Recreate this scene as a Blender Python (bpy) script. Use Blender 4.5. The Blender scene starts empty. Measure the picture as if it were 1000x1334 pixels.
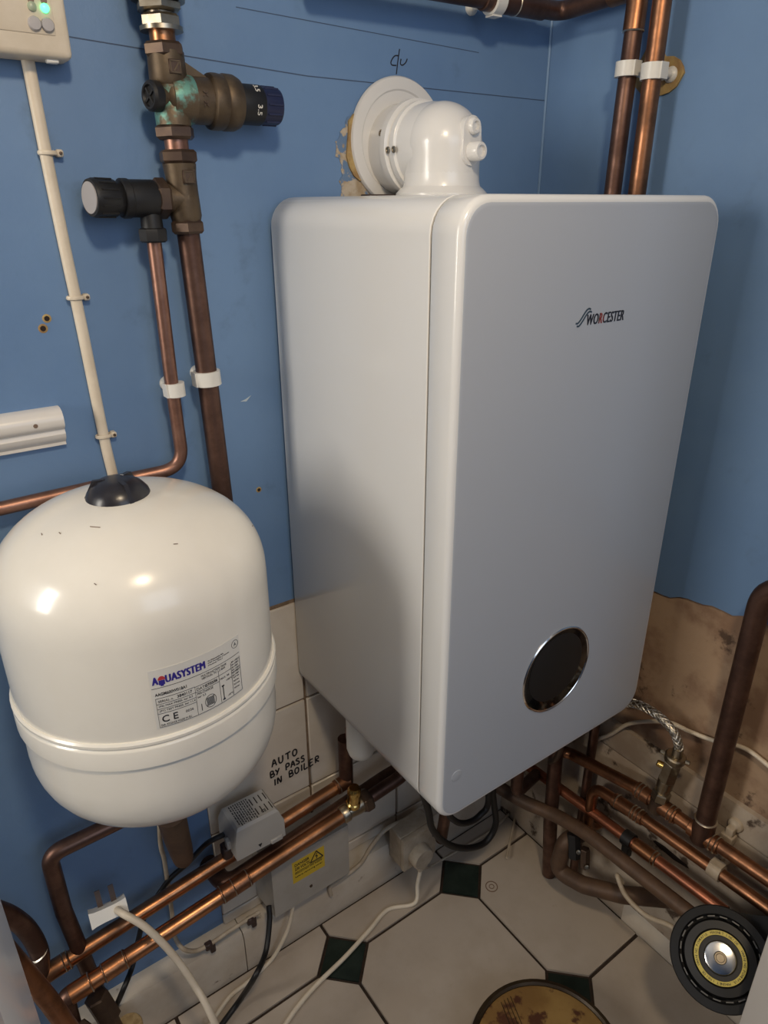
import bpy, bmesh, math, random
from mathutils import Vector, Matrix
rnd = random.Random(4)
S = bpy.context.scene
COL = S.collection
PI = math.pi
def R(a): return math.radians(a)

# ---------------------------------------------------------------- camera
cam_data = bpy.data.cameras.new('camera')
cam = bpy.data.objects.new('camera', cam_data); COL.objects.link(cam)
cam_data.sensor_fit = 'HORIZONTAL'; cam_data.sensor_width = 36.0; cam_data.lens = 32.761
cam_data.clip_start = 0.005
cam.matrix_world = Matrix(((0.812295,0.237700,-0.532612,-0.427753),(-0.583240,0.326496,-0.743796,-0.845082),(-0.002905,0.914822,0.403847,-0.007662),(0,0,0,1)))
S.camera = cam

# ---------------------------------------------------------------- light and exposure
world = bpy.data.worlds.new('world'); S.world = world; world.use_nodes = True
world.node_tree.nodes['Background'].inputs[0].default_value = (0.55, 0.68, 0.95, 1)
world.node_tree.nodes['Background'].inputs[1].default_value = 0.6
def area(name, loc, target, size, sizey, power, col, shape='RECTANGLE'):
    d = bpy.data.lights.new(name, 'AREA'); d.shape = shape; d.size = size
    if shape == 'RECTANGLE': d.size_y = sizey
    d.energy = power; d.color = col
    o = bpy.data.objects.new(name, d); COL.objects.link(o); o.location = loc
    o.rotation_euler = (Vector(target) - Vector(loc)).to_track_quat('-Z', 'Y').to_euler()
    return o
area('window_daylight', (-0.15, -2.26, 0.42), (-0.15, 0.0, 0.10), 1.1, 1.0, 6.0, (0.72, 0.84, 1.0))
area('side_window_daylight', (-1.86, -0.23, 0.18), (-0.2, -0.23, -0.05), 0.36, 0.8, 15, (1.0, 0.93, 0.82))
area('ceiling_lamp_light', (-0.36, -1.00, 0.62), (-0.05, -0.25, -0.25), 0.13, 0.13, 6.6, (1.0, 0.80, 0.55), 'DISK')
S.view_settings.view_transform = 'Standard'; S.view_settings.look = 'None'
S.view_settings.gamma = 1.0; S.view_settings.use_curve_mapping = False
S.view_settings.exposure = 0.07

# ---------------------------------------------------------------- materials
def mat(name, c1, rough=0.5, metal=0.0, c2=None, scale=20.0, lo=0.35, hi=0.65, bump=0.0, bscale=60.0, coat=0.0, detail=5.0, stretch=(1,1,1), c3=None, s3=6.0, lo3=0.55, hi3=0.7, rvar=0.0, emit=None):
    m = bpy.data.materials.new(name); m.use_nodes = True
    nt = m.node_tree; b = nt.nodes['Principled BSDF']
    b.inputs['Base Color'].default_value = (*c1, 1); b.inputs['Roughness'].default_value = rough
    b.inputs['Metallic'].default_value = metal; b.inputs['Coat Weight'].default_value = coat
    b.inputs['Coat Roughness'].default_value = 0.06
    tc = nt.nodes.new('ShaderNodeTexCoord'); mp = nt.nodes.new('ShaderNodeMapping')
    mp.inputs['Scale'].default_value = stretch
    nt.links.new(tc.outputs['Object'], mp.inputs['Vector'])
    def noise(sc, det=detail):
        n = nt.nodes.new('ShaderNodeTexNoise'); n.inputs['Scale'].default_value = sc
        n.inputs['Detail'].default_value = det; n.inputs['Roughness'].default_value = 0.62
        nt.links.new(mp.outputs['Vector'], n.inputs['Vector']); return n
    def ramp(n, a, z):
        r = nt.nodes.new('ShaderNodeMapRange'); r.interpolation_type = 'SMOOTHSTEP'
        r.inputs['From Min'].default_value = a; r.inputs['From Max'].default_value = z
        nt.links.new(n.outputs['Fac'], r.inputs['Value']); return r
    last = None
    if c2:
        r = ramp(noise(scale), lo, hi)
        mx = nt.nodes.new('ShaderNodeMix'); mx.data_type = 'RGBA'
        mx.inputs[6].default_value = (*c1, 1); mx.inputs[7].default_value = (*c2, 1)
        nt.links.new(r.outputs['Result'], mx.inputs[0]); last = mx
        if rvar:
            mr = nt.nodes.new('ShaderNodeMapRange'); mr.inputs['To Min'].default_value = rough; mr.inputs['To Max'].default_value = rough + rvar
            nt.links.new(r.outputs['Result'], mr.inputs['Value']); nt.links.new(mr.outputs['Result'], b.inputs['Roughness'])
    if c3:
        r = ramp(noise(s3, 8), lo3, hi3)
        mx = nt.nodes.new('ShaderNodeMix'); mx.data_type = 'RGBA'
        if last: nt.links.new(last.outputs[2], mx.inputs[6])
        else: mx.inputs[6].default_value = (*c1, 1)
        mx.inputs[7].default_value = (*c3, 1)
        nt.links.new(r.outputs['Result'], mx.inputs[0]); last = mx
    if last: nt.links.new(last.outputs[2], b.inputs['Base Color'])
    if bump:
        n = noise(bscale); bp = nt.nodes.new('ShaderNodeBump'); bp.inputs['Strength'].default_value = bump
        bp.inputs['Distance'].default_value = 0.002
        nt.links.new(n.outputs['Fac'], bp.inputs['Height']); nt.links.new(bp.outputs['Normal'], b.inputs['Normal'])
    if emit:
        b.inputs['Emission Color'].default_value = (*emit[:3], 1); b.inputs['Emission Strength'].default_value = emit[3]
    return m
M = {}
M['blue'] = mat('blue_wall_paint', (0.13, 0.232, 0.415), 0.5, c2=(0.145, 0.252, 0.435), scale=5, bump=0.22, bscale=45, c3=(0.11, 0.19, 0.32), s3=11, lo3=0.58, hi3=0.75)
M['plaster'] = mat('bare_plaster', (0.42, 0.29, 0.19), 0.85, c2=(0.27, 0.165, 0.105), scale=9, lo=0.42, hi=0.6, bump=0.7, bscale=30, c3=(0.10, 0.06, 0.038), s3=15, lo3=0.58, hi3=0.66)
M['plaster_pale'] = mat('broken_plaster', (0.50, 0.43, 0.34), 0.9, c3=(0.13, 0.21, 0.34), s3=38, lo3=0.50, hi3=0.54, c2=(0.36, 0.27, 0.17), scale=60, bump=0.6, bscale=120)
M['plaster_ochre'] = mat('old_filler', (0.45, 0.32, 0.13), 0.9, c2=(0.30, 0.18, 0.08), scale=50, bump=0.5, bscale=100)
M['ceiling'] = mat('ceiling_paint', (0.75, 0.73, 0.70), 0.7, bump=0.1)
M['roomwall'] = mat('room_wall_paint', (0.13, 0.20, 0.31), 0.7, bump=0.1)
M['grout'] = mat('dark_grout', (0.045, 0.026, 0.016), 0.9, c2=(0.025, 0.015, 0.010), scale=80)
M['floortile'] = mat('cream_floor_tile', (0.46, 0.395, 0.33), 0.30, c2=(0.41, 0.345, 0.28), scale=9, c3=(0.36, 0.28, 0.21), s3=22, lo3=0.66, hi3=0.80, bump=0.05, bscale=25)
M['darktile'] = mat('dark_green_tile', (0.012, 0.020, 0.016), 0.25, c2=(0.02, 0.03, 0.024), scale=20)
M['walltile'] = mat('white_wall_tile', (0.66, 0.60, 0.52), 0.22, c2=(0.60, 0.53, 0.45), scale=10, bump=0.06, bscale=14)
M['wallgrout'] = mat('wall_tile_grout', (0.22, 0.15, 0.10), 0.9, c2=(0.15, 0.10, 0.06), scale=60)
M['skirt'] = mat('dirty_white_gloss', (0.58, 0.52, 0.44), 0.4, c2=(0.50, 0.43, 0.35), scale=12, c3=(0.16, 0.10, 0.065), s3=26, lo3=0.64, hi3=0.74, bump=0.15, bscale=40)
M['skirt2'] = mat('grimy_white_board', (0.47, 0.40, 0.32), 0.5, c2=(0.36, 0.28, 0.21), scale=11, c3=(0.07, 0.045, 0.03), s3=17, lo3=0.57, hi3=0.65, bump=0.3, bscale=40)
M['boiler'] = mat('boiler_white_enamel', (0.74, 0.735, 0.72), 0.22, coat=0.2)
M['front'] = mat('boiler_front_shade', (0.43, 0.455, 0.50), 0.30, coat=0.15)  # white enamel with the dimmer, cooler light of the face put into its colour
M['flue'] = mat('flue_white', (0.72, 0.705, 0.68), 0.25, coat=0.2)
M['vessel'] = mat('vessel_cream_enamel', (0.86, 0.815, 0.725), 0.22, coat=0.3, c2=(0.825, 0.78, 0.69), scale=8, bump=0.03, bscale=20)
M['white'] = mat('white_plastic', (0.72, 0.70, 0.65), 0.35)
M['cream'] = mat('cream_plastic', (0.74, 0.65, 0.52), 0.42, c2=(0.68, 0.59, 0.46), scale=30)
M['dirtycream'] = mat('dirty_cream_plastic', (0.50, 0.42, 0.32), 0.5, c2=(0.40, 0.32, 0.23), scale=40)
M['rail'] = mat('white_gloss_rail', (0.74, 0.70, 0.65), 0.25)
M['greybox'] = mat('grey_plastic', (0.37, 0.355, 0.335), 0.42)
M['greymetal'] = mat('grey_painted_steel', (0.40, 0.375, 0.34), 0.4, c2=(0.36, 0.33, 0.29), scale=20)
M['copper'] = mat('copper_aged', (0.36, 0.165, 0.085), 0.36, 1.0, c2=(0.17, 0.085, 0.05), scale=26, lo=0.35, hi=0.7, rvar=0.12, stretch=(1,1,1), bump=0.05)
M['copperbright'] = mat('copper_bright', (0.50, 0.225, 0.105), 0.30, 1.0, c2=(0.24, 0.115, 0.06), scale=16, lo=0.38, hi=0.66, rvar=0.12)
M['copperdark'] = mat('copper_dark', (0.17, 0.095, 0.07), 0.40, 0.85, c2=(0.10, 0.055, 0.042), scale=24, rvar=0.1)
M['copperpink'] = mat('copper_pinkish', (0.34, 0.185, 0.135), 0.42, 0.9, c2=(0.24, 0.125, 0.09), scale=30)
M['copperred'] = mat('copper_reddened', (0.48, 0.17, 0.09), 0.35, 0.9, c2=(0.30, 0.12, 0.07), scale=20, c3=(0.35, 0.02, 0.03), s3=9, lo3=0.66, hi3=0.72)
M['lagging'] = mat('brown_coated_pipe', (0.13, 0.075, 0.045), 0.55, 0.2, c2=(0.085, 0.05, 0.032), scale=25, bump=0.2)
M['brass'] = mat('dull_brass', (0.135, 0.098, 0.062), 0.5, 0.7, c2=(0.095, 0.068, 0.045), scale=45, bump=0.15, bscale=120)
M['brassbright'] = mat('brass_bright', (0.66, 0.46, 0.16), 0.25, 1.0, c2=(0.45, 0.30, 0.09), scale=60)
M['bronze'] = mat('dark_bronze_nut', (0.085, 0.055, 0.042), 0.45, 0.7, c2=(0.12, 0.08, 0.055), scale=40)
M['verdigris'] = mat('verdigris_brass', (0.135, 0.098, 0.062), 0.5, 0.6, c2=(0.16, 0.36, 0.30), scale=42, lo=0.44, hi=0.6, c3=(0.55, 0.62, 0.52), s3=60, lo3=0.62, hi3=0.72, bump=0.3, bscale=140)
M['chrome'] = mat('chrome', (0.80, 0.78, 0.75), 0.16, 1.0)
M['nickel'] = mat('tarnished_chrome', (0.40, 0.355, 0.28), 0.34, 1.0, c2=(0.29, 0.24, 0.175), scale=40)
M['solder'] = mat('solder', (0.62, 0.58, 0.50), 0.35, 1.0)
M['black'] = mat('black_plastic', (0.0075, 0.007, 0.0075), 0.5)
M['blackgloss'] = mat('black_glass', (0.005, 0.0045, 0.0045), 0.08)
M['blackcap'] = mat('black_cap_plastic', (0.022, 0.020, 0.024), 0.28)
M['rubber'] = mat('dark_grey_plastic', (0.011, 0.011, 0.012), 0.75)
M['bluecap'] = mat('navy_plastic', (0.012, 0.016, 0.055), 0.4)
M['ink'] = mat('black_ink', (0.012, 0.012, 0.016), 0.6)
M['pencil'] = mat('pencil_mark', (0.055, 0.085, 0.15), 0.7)
M['logo'] = mat('logo_black', (0.015, 0.015, 0.022), 0.4)
M['logoteal'] = mat('logo_slate', (0.035, 0.06, 0.085), 0.4)
M['logored'] = mat('logo_red', (0.22, 0.03, 0.02), 0.4)
M['aquablue'] = mat('label_blue', (0.035, 0.025, 0.26), 0.4)
M['aquared'] = mat('label_red', (0.50, 0.05, 0.06), 0.4)
M['label'] = mat('label_film', (0.745, 0.72, 0.665), 0.3)
M['yellow'] = mat('yellow_label', (0.62, 0.43, 0.03), 0.45)
M['ringyellow'] = mat('yellow_ring_print', (0.66, 0.53, 0.10), 0.4)
M['led_on'] = mat('green_led', (0.1, 0.8, 0.3), 0.3, emit=(0.12, 1.0, 0.32, 2.2))
M['led_off'] = mat('dim_led', (0.36, 0.42, 0.30), 0.3)
M['greybutton'] = mat('grey_button', (0.40, 0.375, 0.37), 0.4)
M['brownclip'] = mat('brown_clip', (0.045, 0.025, 0.02), 0.5)
M['cork'] = mat('cork', (0.55, 0.40, 0.20), 0.8, c2=(0.40, 0.27, 0.12), scale=120, bump=0.3, bscale=150)
M['lid'] = mat('stained_lid', (0.33, 0.20, 0.065), 0.5, c2=(0.22, 0.12, 0.038), scale=9, c3=(0.085, 0.032, 0.016), s3=24, lo3=0.50, hi3=0.58, bump=0.2, bscale=60)
M['rimdark'] = mat('dark_tin_rim', (0.035, 0.022, 0.013), 0.4, 0.4, c2=(0.06, 0.04, 0.02), scale=30)
M['hole'] = mat('wall_hole', (0.02, 0.012, 0.010), 0.9)
M['stain'] = mat('rust_stain', (0.20, 0.13, 0.09), 0.5)
M['glass'] = mat('window_glass', (0.8, 0.9, 1.0), 0.05)
M['scuff'] = mat('pale_scuff', (0.48, 0.55, 0.60), 0.7)
M['greyrib'] = mat('grey_rib_plastic', (0.10, 0.095, 0.09), 0.4)
M['steel'] = mat('braided_steel', (0.50, 0.48, 0.45), 0.45, 1.0)

# ---------------------------------------------------------------- object helpers
BASE = {}
def link_mesh(name, bm, m, parent=None, origin=None, sharp=38):
    me = bpy.data.meshes.new(name)
    off = BASE[parent.name] if parent is not None else Vector(origin if origin is not None else (0, 0, 0))
    bmesh.ops.translate(bm, verts=bm.verts, vec=-off)
    bmesh.ops.recalc_face_normals(bm, faces=bm.faces)
    for f in bm.faces: f.smooth = True
    bm.to_mesh(me); bm.free()
    me.set_sharp_from_angle(angle=R(sharp))
    if not isinstance(m, (list, tuple)): m = [m]
    for k in m: me.materials.append(M[k])
    o = bpy.data.objects.new(name, me); COL.objects.link(o)
    if parent is not None: o.parent = parent; BASE[o.name] = off
    else: o.location = off; BASE[o.name] = Vector(off)
    return o
def thing(name, label, cat, loc, group=None):
    o = bpy.data.objects.new(name, None); COL.objects.link(o); o.location = loc
    o.empty_display_size = 0.03
    BASE[o.name] = Vector(loc); return tag(o, label, cat, group)
def tag(o, label, cat, group=None):
    o['label'] = label; o['category'] = cat
    if group: o['group'] = group
    return o
def struct(o): o['kind'] = 'structure'; return o
def NB(): return bmesh.new()
def box(bm, lo, hi, bev=0.0, seg=2):
    t = bmesh.new(); bmesh.ops.create_cube(t, size=1.0)
    lo = Vector(lo); hi = Vector(hi); d = hi - lo; c = (hi + lo) / 2
    for v in t.verts: v.co = Vector((v.co.x*d.x, v.co.y*d.y, v.co.z*d.z)) + c
    if bev: bmesh.ops.bevel(t, geom=t.edges[:], offset=bev, segments=seg, profile=0.5, affect='EDGES')
    merge(bm, t); return bm
def merge(bm, t):
    me = bpy.data.meshes.new('tmp'); t.to_mesh(me); t.free(); bm.from_mesh(me); bpy.data.meshes.remove(me)
def frame(d):
    d = Vector(d).normalized()
    a = Vector((0, 0, 1)) if abs(d.z) < 0.9 else Vector((0, 1, 0))
    u = a.cross(d).normalized(); return u, d.cross(u), d
def lathe(bm, prof, o, d, seg=24, phase=0.0, ell=1.0):
    u, v, w = frame(d); o = Vector(o); rings = []
    for r, h in prof:
        if r < 1e-6: rings.append([bm.verts.new(o + w*h)])
        else: rings.append([bm.verts.new(o + w*h + u*(r*math.cos(phase + 2*PI*i/seg)) + v*(r*ell*math.sin(phase + 2*PI*i/seg))) for i in range(seg)])
    for a, b in zip(rings, rings[1:]):
        for i in range(seg):
            j = (i + 1) % seg
            if len(a) == 1 and len(b) == 1: continue
            if len(a) == 1: bm.faces.new((a[0], b[i], b[j]))
            elif len(b) == 1: bm.faces.new((a[i], a[j], b[0]))
            else: bm.faces.new((a[i], a[j], b[j], b[i]))
    if len(rings[0]) > 1: bm.faces.new(rings[0])
    if len(rings[-1]) > 1: bm.faces.new(rings[-1])
    return bm
def cyl(bm, a, b, r, seg=20, r2=None, bev=0.0):
    a = Vector(a); b = Vector(b); L = (b - a).length; r2 = r if r2 is None else r2
    if bev: prof = [(r - bev, 0), (r, bev), (r2, L - bev), (r2 - bev, L)]
    else: prof = [(r, 0), (r2, L)]
    return lathe(bm, prof, a, b - a, seg)
def nut(bm, a, b, r, ph=0.0):
    a = Vector(a); b = Vector(b); L = (b - a).length; c = min(0.14*r, L*0.2)
    return lathe(bm, [(r*0.86, 0), (r, c), (r, L - c), (r*0.86, L)], a, b - a, 6, ph)
def tube(bm, pts, r, seg=12, caps=True):
    pts = [Vector(p) for p in pts]; n = len(pts); T = []
    for i in range(n):
        t = (pts[min(i+1, n-1)] - pts[max(i-1, 0)]).normalized(); T.append(t)
    u = frame(T[0])[0]; rings = []
    for i in range(n):
        u = (u - T[i]*u.dot(T[i])).normalized(); v = T[i].cross(u)
        rr = r[i] if isinstance(r, (list, tuple)) else r
        rings.append([bm.verts.new(pts[i] + u*(rr*math.cos(2*PI*k/seg)) + v*(rr*math.sin(2*PI*k/seg))) for k in range(seg)])
    for a, b in zip(rings, rings[1:]):
        for k in range(seg):
            j = (k + 1) % seg; bm.faces.new((a[k], a[j], b[j], b[k]))
    if caps: bm.faces.new(rings[0]); bm.faces.new(rings[-1])
    return bm
def fillet(pts, rad, n=8):
    pts = [Vector(p) for p in pts]; out = [pts[0]]
    for i in range(1, len(pts)-1):
        a, b, c = pts[i-1], pts[i], pts[i+1]
        d1 = (a - b).normalized(); d2 = (c - b).normalized()
        ang = d1.angle(d2); L = rad / math.tan(ang/2)
        L = min(L, (a-b).length*0.48, (c-b).length*0.48)
        p, q = b + d1*L, b + d2*L
        for k in range(n+1):
            t = k/n; out.append(p*(1-t)**2 + b*2*t*(1-t) + q*t*t)
    out.append(pts[-1]); return out
def spline(pts, n=8):
    pts = [Vector(p) for p in pts]; P = [pts[0]*2 - pts[1]] + pts + [pts[-1]*2 - pts[-2]]; out = []
    for i in range(1, len(P)-2):
        p0, p1, p2, p3 = P[i-1:i+3]
        for k in range(n):
            t = k/n
            out.append(0.5*((2*p1) + (p2-p0)*t + (2*p0-5*p1+4*p2-p3)*t*t + (3*p1-p0-3*p2+p3)*t**3))
    out.append(pts[-1]); return out
def slab(bm, pts, ext):
    ext = Vector(ext); a = [bm.verts.new(Vector(p)) for p in pts]; b = [bm.verts.new(Vector(p) + ext) for p in pts]
    n = len(a); bm.faces.new(a); bm.faces.new(b[::-1])
    for i in range(n): bm.faces.new((a[i], b[i], b[(i+1) % n], a[(i+1) % n]))
    return bm
def text_bm(body, width=None, height=None, thick=0.0003, bold=0.0, squash=None, spacing=1.0):
    cu = bpy.data.curves.new('txt', 'FONT'); cu.body = body; cu.size = 1.0; cu.extrude = 0.0; cu.resolution_u = 3; cu.offset = bold
    cu.space_character = spacing; cu.align_x = 'LEFT'
    ob = bpy.data.objects.new('txt', cu); COL.objects.link(ob)
    dg = bpy.context.evaluated_depsgraph_get(); me = ob.evaluated_get(dg).to_mesh()
    bm = bmesh.new(); bm.from_mesh(me); ob.evaluated_get(dg).to_mesh_clear()
    bpy.data.objects.remove(ob); bpy.data.curves.remove(cu)
    xs = [v.co.x for v in bm.verts]; ys = [v.co.y for v in bm.verts]
    x0, x1, y0, y1 = min(xs), max(xs), min(ys), max(ys)
    sy = (height/(y1-y0)) if height else width/(x1-x0); sx = (width/(x1-x0)) if width else sy
    for v in bm.verts: v.co = Vector(((v.co.x-x0)*sx, (v.co.y-y0)*sy, 0))
    r = bmesh.ops.extrude_face_region(bm, geom=bm.faces[:])
    bmesh.ops.translate(bm, verts=[g for g in r['geom'] if isinstance(g, bmesh.types.BMVert)], vec=(0, 0, thick))
    return bm
def xform(bm, fn):
    for v in bm.verts: v.co = Vector(fn(v.co))
    return bm
def place(bm, o, ux, uy):
    o = Vector(o); ux = Vector(ux).normalized(); uy = Vector(uy).normalized(); uz = ux.cross(uy)
    return xform(bm, lambda c: o + ux*c.x + uy*c.y + uz*c.z)
def heavy(body, width, height, dx, thick=0.0003, spacing=1.0):
    out = NB()
    for k in range(3):
        t = text_bm(body, width - 2*dx, height - dx, thick, 0.0, None, spacing)
        bmesh.ops.translate(t, verts=t.verts, vec=(dx*k, dx*(0, 0.6, 0.2)[k], 0.00002*k)); merge(out, t)
    return out
# pen strokes on a unit cell (x 0..0.7, y 0..1)
STROKES = {'A': [[(0, 0), (.32, 1), (.62, 0)], [(.1, .4), (.52, .42)]], 'U': [[(0, 1), (.02, .3), (.2, 0), (.45, .08), (.55, .4), (.56, 1)]],
 'T': [[(-.05, .95), (.7, 1)], [(.32, .97), (.3, 0)]], 'O': [[(.3, 1), (.05, .75), (.05, .25), (.3, 0), (.58, .25), (.58, .75), (.3, 1)]],
 'B': [[(.05, 0), (.05, 1), (.45, .95), (.45, .6), (.06, .52), (.55, .45), (.55, .08), (.05, 0)]], 'Y': [[(0, 1), (.28, .5)], [(.6, 1), (.15, 0)]],
 'P': [[(.05, 0), (.08, 1), (.5, .95), (.52, .55), (.08, .45)]], 'S': [[(.55, .9), (.25, 1), (.08, .75), (.5, .4), (.45, .05), (.02, .08)]],
 'I': [[(.2, 1), (.18, 0)]], 'N': [[(0, 0), (.05, 1), (.5, 0), (.58, 1)]], 'L': [[(.05, 1), (.02, 0), (.55, .05)]],
 'E': [[(.55, 1), (.05, .97), (.02, 0), (.55, .03)], [(.04, .5), (.45, .52)]], 'R': [[(.05, 0), (.08, 1), (.5, .95), (.5, .6), (.08, .5), (.6, 0)]]}
def ribbon(bm, pts, w, ux, uy, o, lift=0.0004):
    # flat pen stroke: a thin strip with thickness on the plane (o, ux, uy)
    o = Vector(o); ux = Vector(ux); uy = Vector(uy); nz = ux.cross(uy).normalized()
    P = [Vector((p[0], p[1], 0)) for p in pts]
    if len(P) > 2: P = spline(P, 4)
    L = []; Rr = []
    for i in range(len(P)):
        t = (P[min(i+1, len(P)-1)] - P[max(i-1, 0)]).normalized(); n = Vector((-t.y, t.x, 0))*w/2
        L.append(P[i] + n); Rr.append(P[i] - n)
    W = lambda c, h: o + ux*c.x + uy*c.y + nz*h
    for i in range(len(P)-1):
        q = [L[i], L[i+1], Rr[i+1], Rr[i]]
        a = [bm.verts.new(W(c, 0)) for c in q]; b = [bm.verts.new(W(c, lift)) for c in q]
        bm.faces.new(b); bm.faces.new(a[::-1])
        for k in range(4): bm.faces.new((a[k], a[(k+1) % 4], b[(k+1) % 4], b[k]))
    return bm
def blob(cx, cy, rx, ry, n, jit, seed):
    q = random.Random(seed)
    return [(cx + rx*math.cos(2*PI*i/n)*(1 + q.uniform(-jit, jit)), cy + ry*math.sin(2*PI*i/n)*(1 + q.uniform(-jit, jit))) for i in range(n)]
def clip_poly(poly, axis, val, keep_less):
    out = []; ins = (lambda p: p[axis] <= val + 1e-9) if keep_less else (lambda p: p[axis] >= val - 1e-9)
    for i in range(len(poly)):
        a, b = poly[i], poly[(i+1) % len(poly)]
        if ins(a): out.append(a)
        if ins(a) != ins(b):
            t = (val - a[axis])/(b[axis] - a[axis]); out.append((a[0] + (b[0]-a[0])*t, a[1] + (b[1]-a[1])*t))
    return out

# ---------------------------------------------------------------- the setting
FZ = -1.26; XW = 0.48; XL = -1.9; YF = -2.3; CZ = 1.12
floor = struct(link_mesh('floor', box(NB(), (XL, YF, FZ-0.05), (XW+0.06, 0.06, FZ-0.004)), 'grout'))
wall_back = struct(link_mesh('wall_back', box(NB(), (XL-0.06, 0.0, FZ-0.05), (XW+0.06, 0.06, CZ)), 'blue'))
wall_right = struct(link_mesh('wall_right', box(NB(), (XW+0.003, YF-0.06, FZ-0.05), (XW+0.06, 0.0, CZ)), 'plaster'))
# blue painted skim on the right wall, broken off along a ragged lower edge
edge = []; q = random.Random(7); y = 0.0
def skim_z(y): return -0.625 - 0.175*y if y > -0.75 else -0.494
while y > -1.3:
    edge.append((y, skim_z(y) + q.uniform(-0.004, 0.004))); y -= 0.008 + q.random()*0.01
pts = [(XW, 0.0, CZ), (XW, YF, CZ), (XW, YF, -0.5)] + [(XW, a, b) for a, b in edge[::-1]]
struct(link_mesh('trim_1', slab(NB(), pts, (0.0045, 0, 0)), 'blue'))
bm = NB()   # left wall with a window opening
ly0, ly1, lz0, lz1 = -0.42, -0.04, -0.24, 0.60
box(bm, (XL-0.06, YF-0.06, FZ-0.05), (XL, ly0, CZ)); box(bm, (XL-0.06, ly1, FZ-0.05), (XL, 0.0, CZ))
box(bm, (XL-0.06, ly0, FZ-0.05), (XL, ly1, lz0)); box(bm, (XL-0.06, ly0, lz1), (XL, ly1, CZ))
struct(link_mesh('wall_left', bm, 'roomwall'))
bm = NB()
for a, b in (((XL-0.05, ly0, lz0), (XL+0.01, ly0+0.04, lz1)), ((XL-0.05, ly1-0.04, lz0), (XL+0.01, ly1, lz1)), ((XL-0.05, ly0, lz0), (XL+0.01, ly1, lz0+0.04)), ((XL-0.05, ly0, lz1-0.04), (XL+0.01, ly1, lz1))):
    box(bm, a, b, 0.004)
struct(link_mesh('window_2', bm, 'white'))
# front wall, behind the camera, with a window opening
wx0, wx1, wz0, wz1 = -0.72, 0.42, -0.12, 0.96
bm = NB()
box(bm, (XL, YF-0.06, FZ-0.05), (wx0, YF, CZ)); box(bm, (wx1, YF-0.06, FZ-0.05), (XW, YF, CZ))
box(bm, (wx0, YF-0.06, FZ-0.05), (wx1, YF, wz0)); box(bm, (wx0, YF-0.06, wz1), (wx1, YF, CZ))
struct(link_mesh('wall_front', bm, 'roomwall'))
bm = NB()
for a, b in (((wx0, YF-0.05, wz0), (wx0+0.04, YF+0.01, wz1)), ((wx1-0.04, YF-0.05, wz0), (wx1, YF+0.01, wz1)), ((wx0, YF-0.05, wz0), (wx1, YF+0.01, wz0+0.04)), ((wx0, YF-0.05, wz1-0.04), (wx1, YF+0.01, wz1)), ((-0.17, YF-0.05, wz0), (-0.13, YF+0.0, wz1))):
    box(bm, a, b, 0.004)
struct(link_mesh('window_1', bm, 'white'))
struct(link_mesh('ceiling', box(NB(), (XL-0.06, YF-0.06, CZ), (XW+0.06, 0.06, CZ+0.05)), 'ceiling'))

# white door posts that frame the alcove, one on either side of the camera
for nm, x0, x1 in (('trim_2', -0.575, -0.4376), ('trim_3', 0.2915, 0.478)):
    bm = box(NB(), (x0, -0.745, FZ), (x1, -0.65, CZ), 0.0025, 2)
    if x0 > 0: box(bm, (x0-0.0, -0.757, FZ), (x0+0.07, -0.745, CZ), 0.002, 1)
    else: box(bm, (x1-0.07, -0.757, FZ), (x1, -0.745, CZ), 0.002, 1)
    struct(link_mesh(nm, bm, 'rail'))
# floor tiles: clipped cream squares with small dark diamonds, each its own piece
PITCH = 0.2825; DX = 0.277; DY = -0.125; HD = 0.049; GAP = 0.0032; XMAX = 0.4645; YMAX = -0.0455
for i in range(-4, 1):
    for j in range(-4, 1):
        x0 = DX + i*PITCH + GAP; x1 = DX + (i+1)*PITCH - GAP; y0 = DY + j*PITCH + GAP; y1 = DY + (j+1)*PITCH - GAP
        k = HD + 0.002
        poly = [(x0+k, y0), (x1-k, y0), (x1, y0+k), (x1, y1-k), (x1-k, y1), (x0+k, y1), (x0, y1-k), (x0, y0+k)]
        poly = clip_poly(clip_poly(poly, 0, XMAX, True), 1, YMAX, True)
        if len(poly) < 3: continue
        t = slab(NB(), [(a, b, FZ-0.006) for a, b in poly], (0, 0, 0.006 + rnd.uniform(0, 0.0006)))
        link_mesh('floor_tile', t, 'floortile', floor, sharp=20)
for i in range(-3, 1):
    for j in range(-3, 1):
        cx, cy = DX + i*PITCH, DY + j*PITCH
        poly = [(cx+HD, cy), (cx, cy+HD), (cx-HD, cy), (cx, cy-HD)]
        t = slab(NB(), [(a, b, FZ-0.006) for a, b in poly], (0, 0, 0.0058))
        link_mesh('accent_tile', t, 'darktile', floor, sharp=20)
# ring stains on the floor tiles
bm = NB(); c = (0.314, -0.175)
for r0, r1 in ((0.0105, 0.0125), (0.004, 0.0055)):
    a = [(c[0] + r1*math.cos(t*PI/10), c[1] + r1*math.sin(t*PI/10)) for t in range(20)]; b = [(c[0] + r0*math.cos(t*PI/10), c[1] + r0*math.sin(t*PI/10)) for t in range(20)]
    for t in range(20):
        s = (t+1) % 20
        slab(bm, [(*a[t], FZ), (*a[s], FZ), (*b[s], FZ), (*b[t], FZ)], (0, 0, 0.001))
link_mesh('ring_stain', bm, 'stain', floor)

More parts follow.
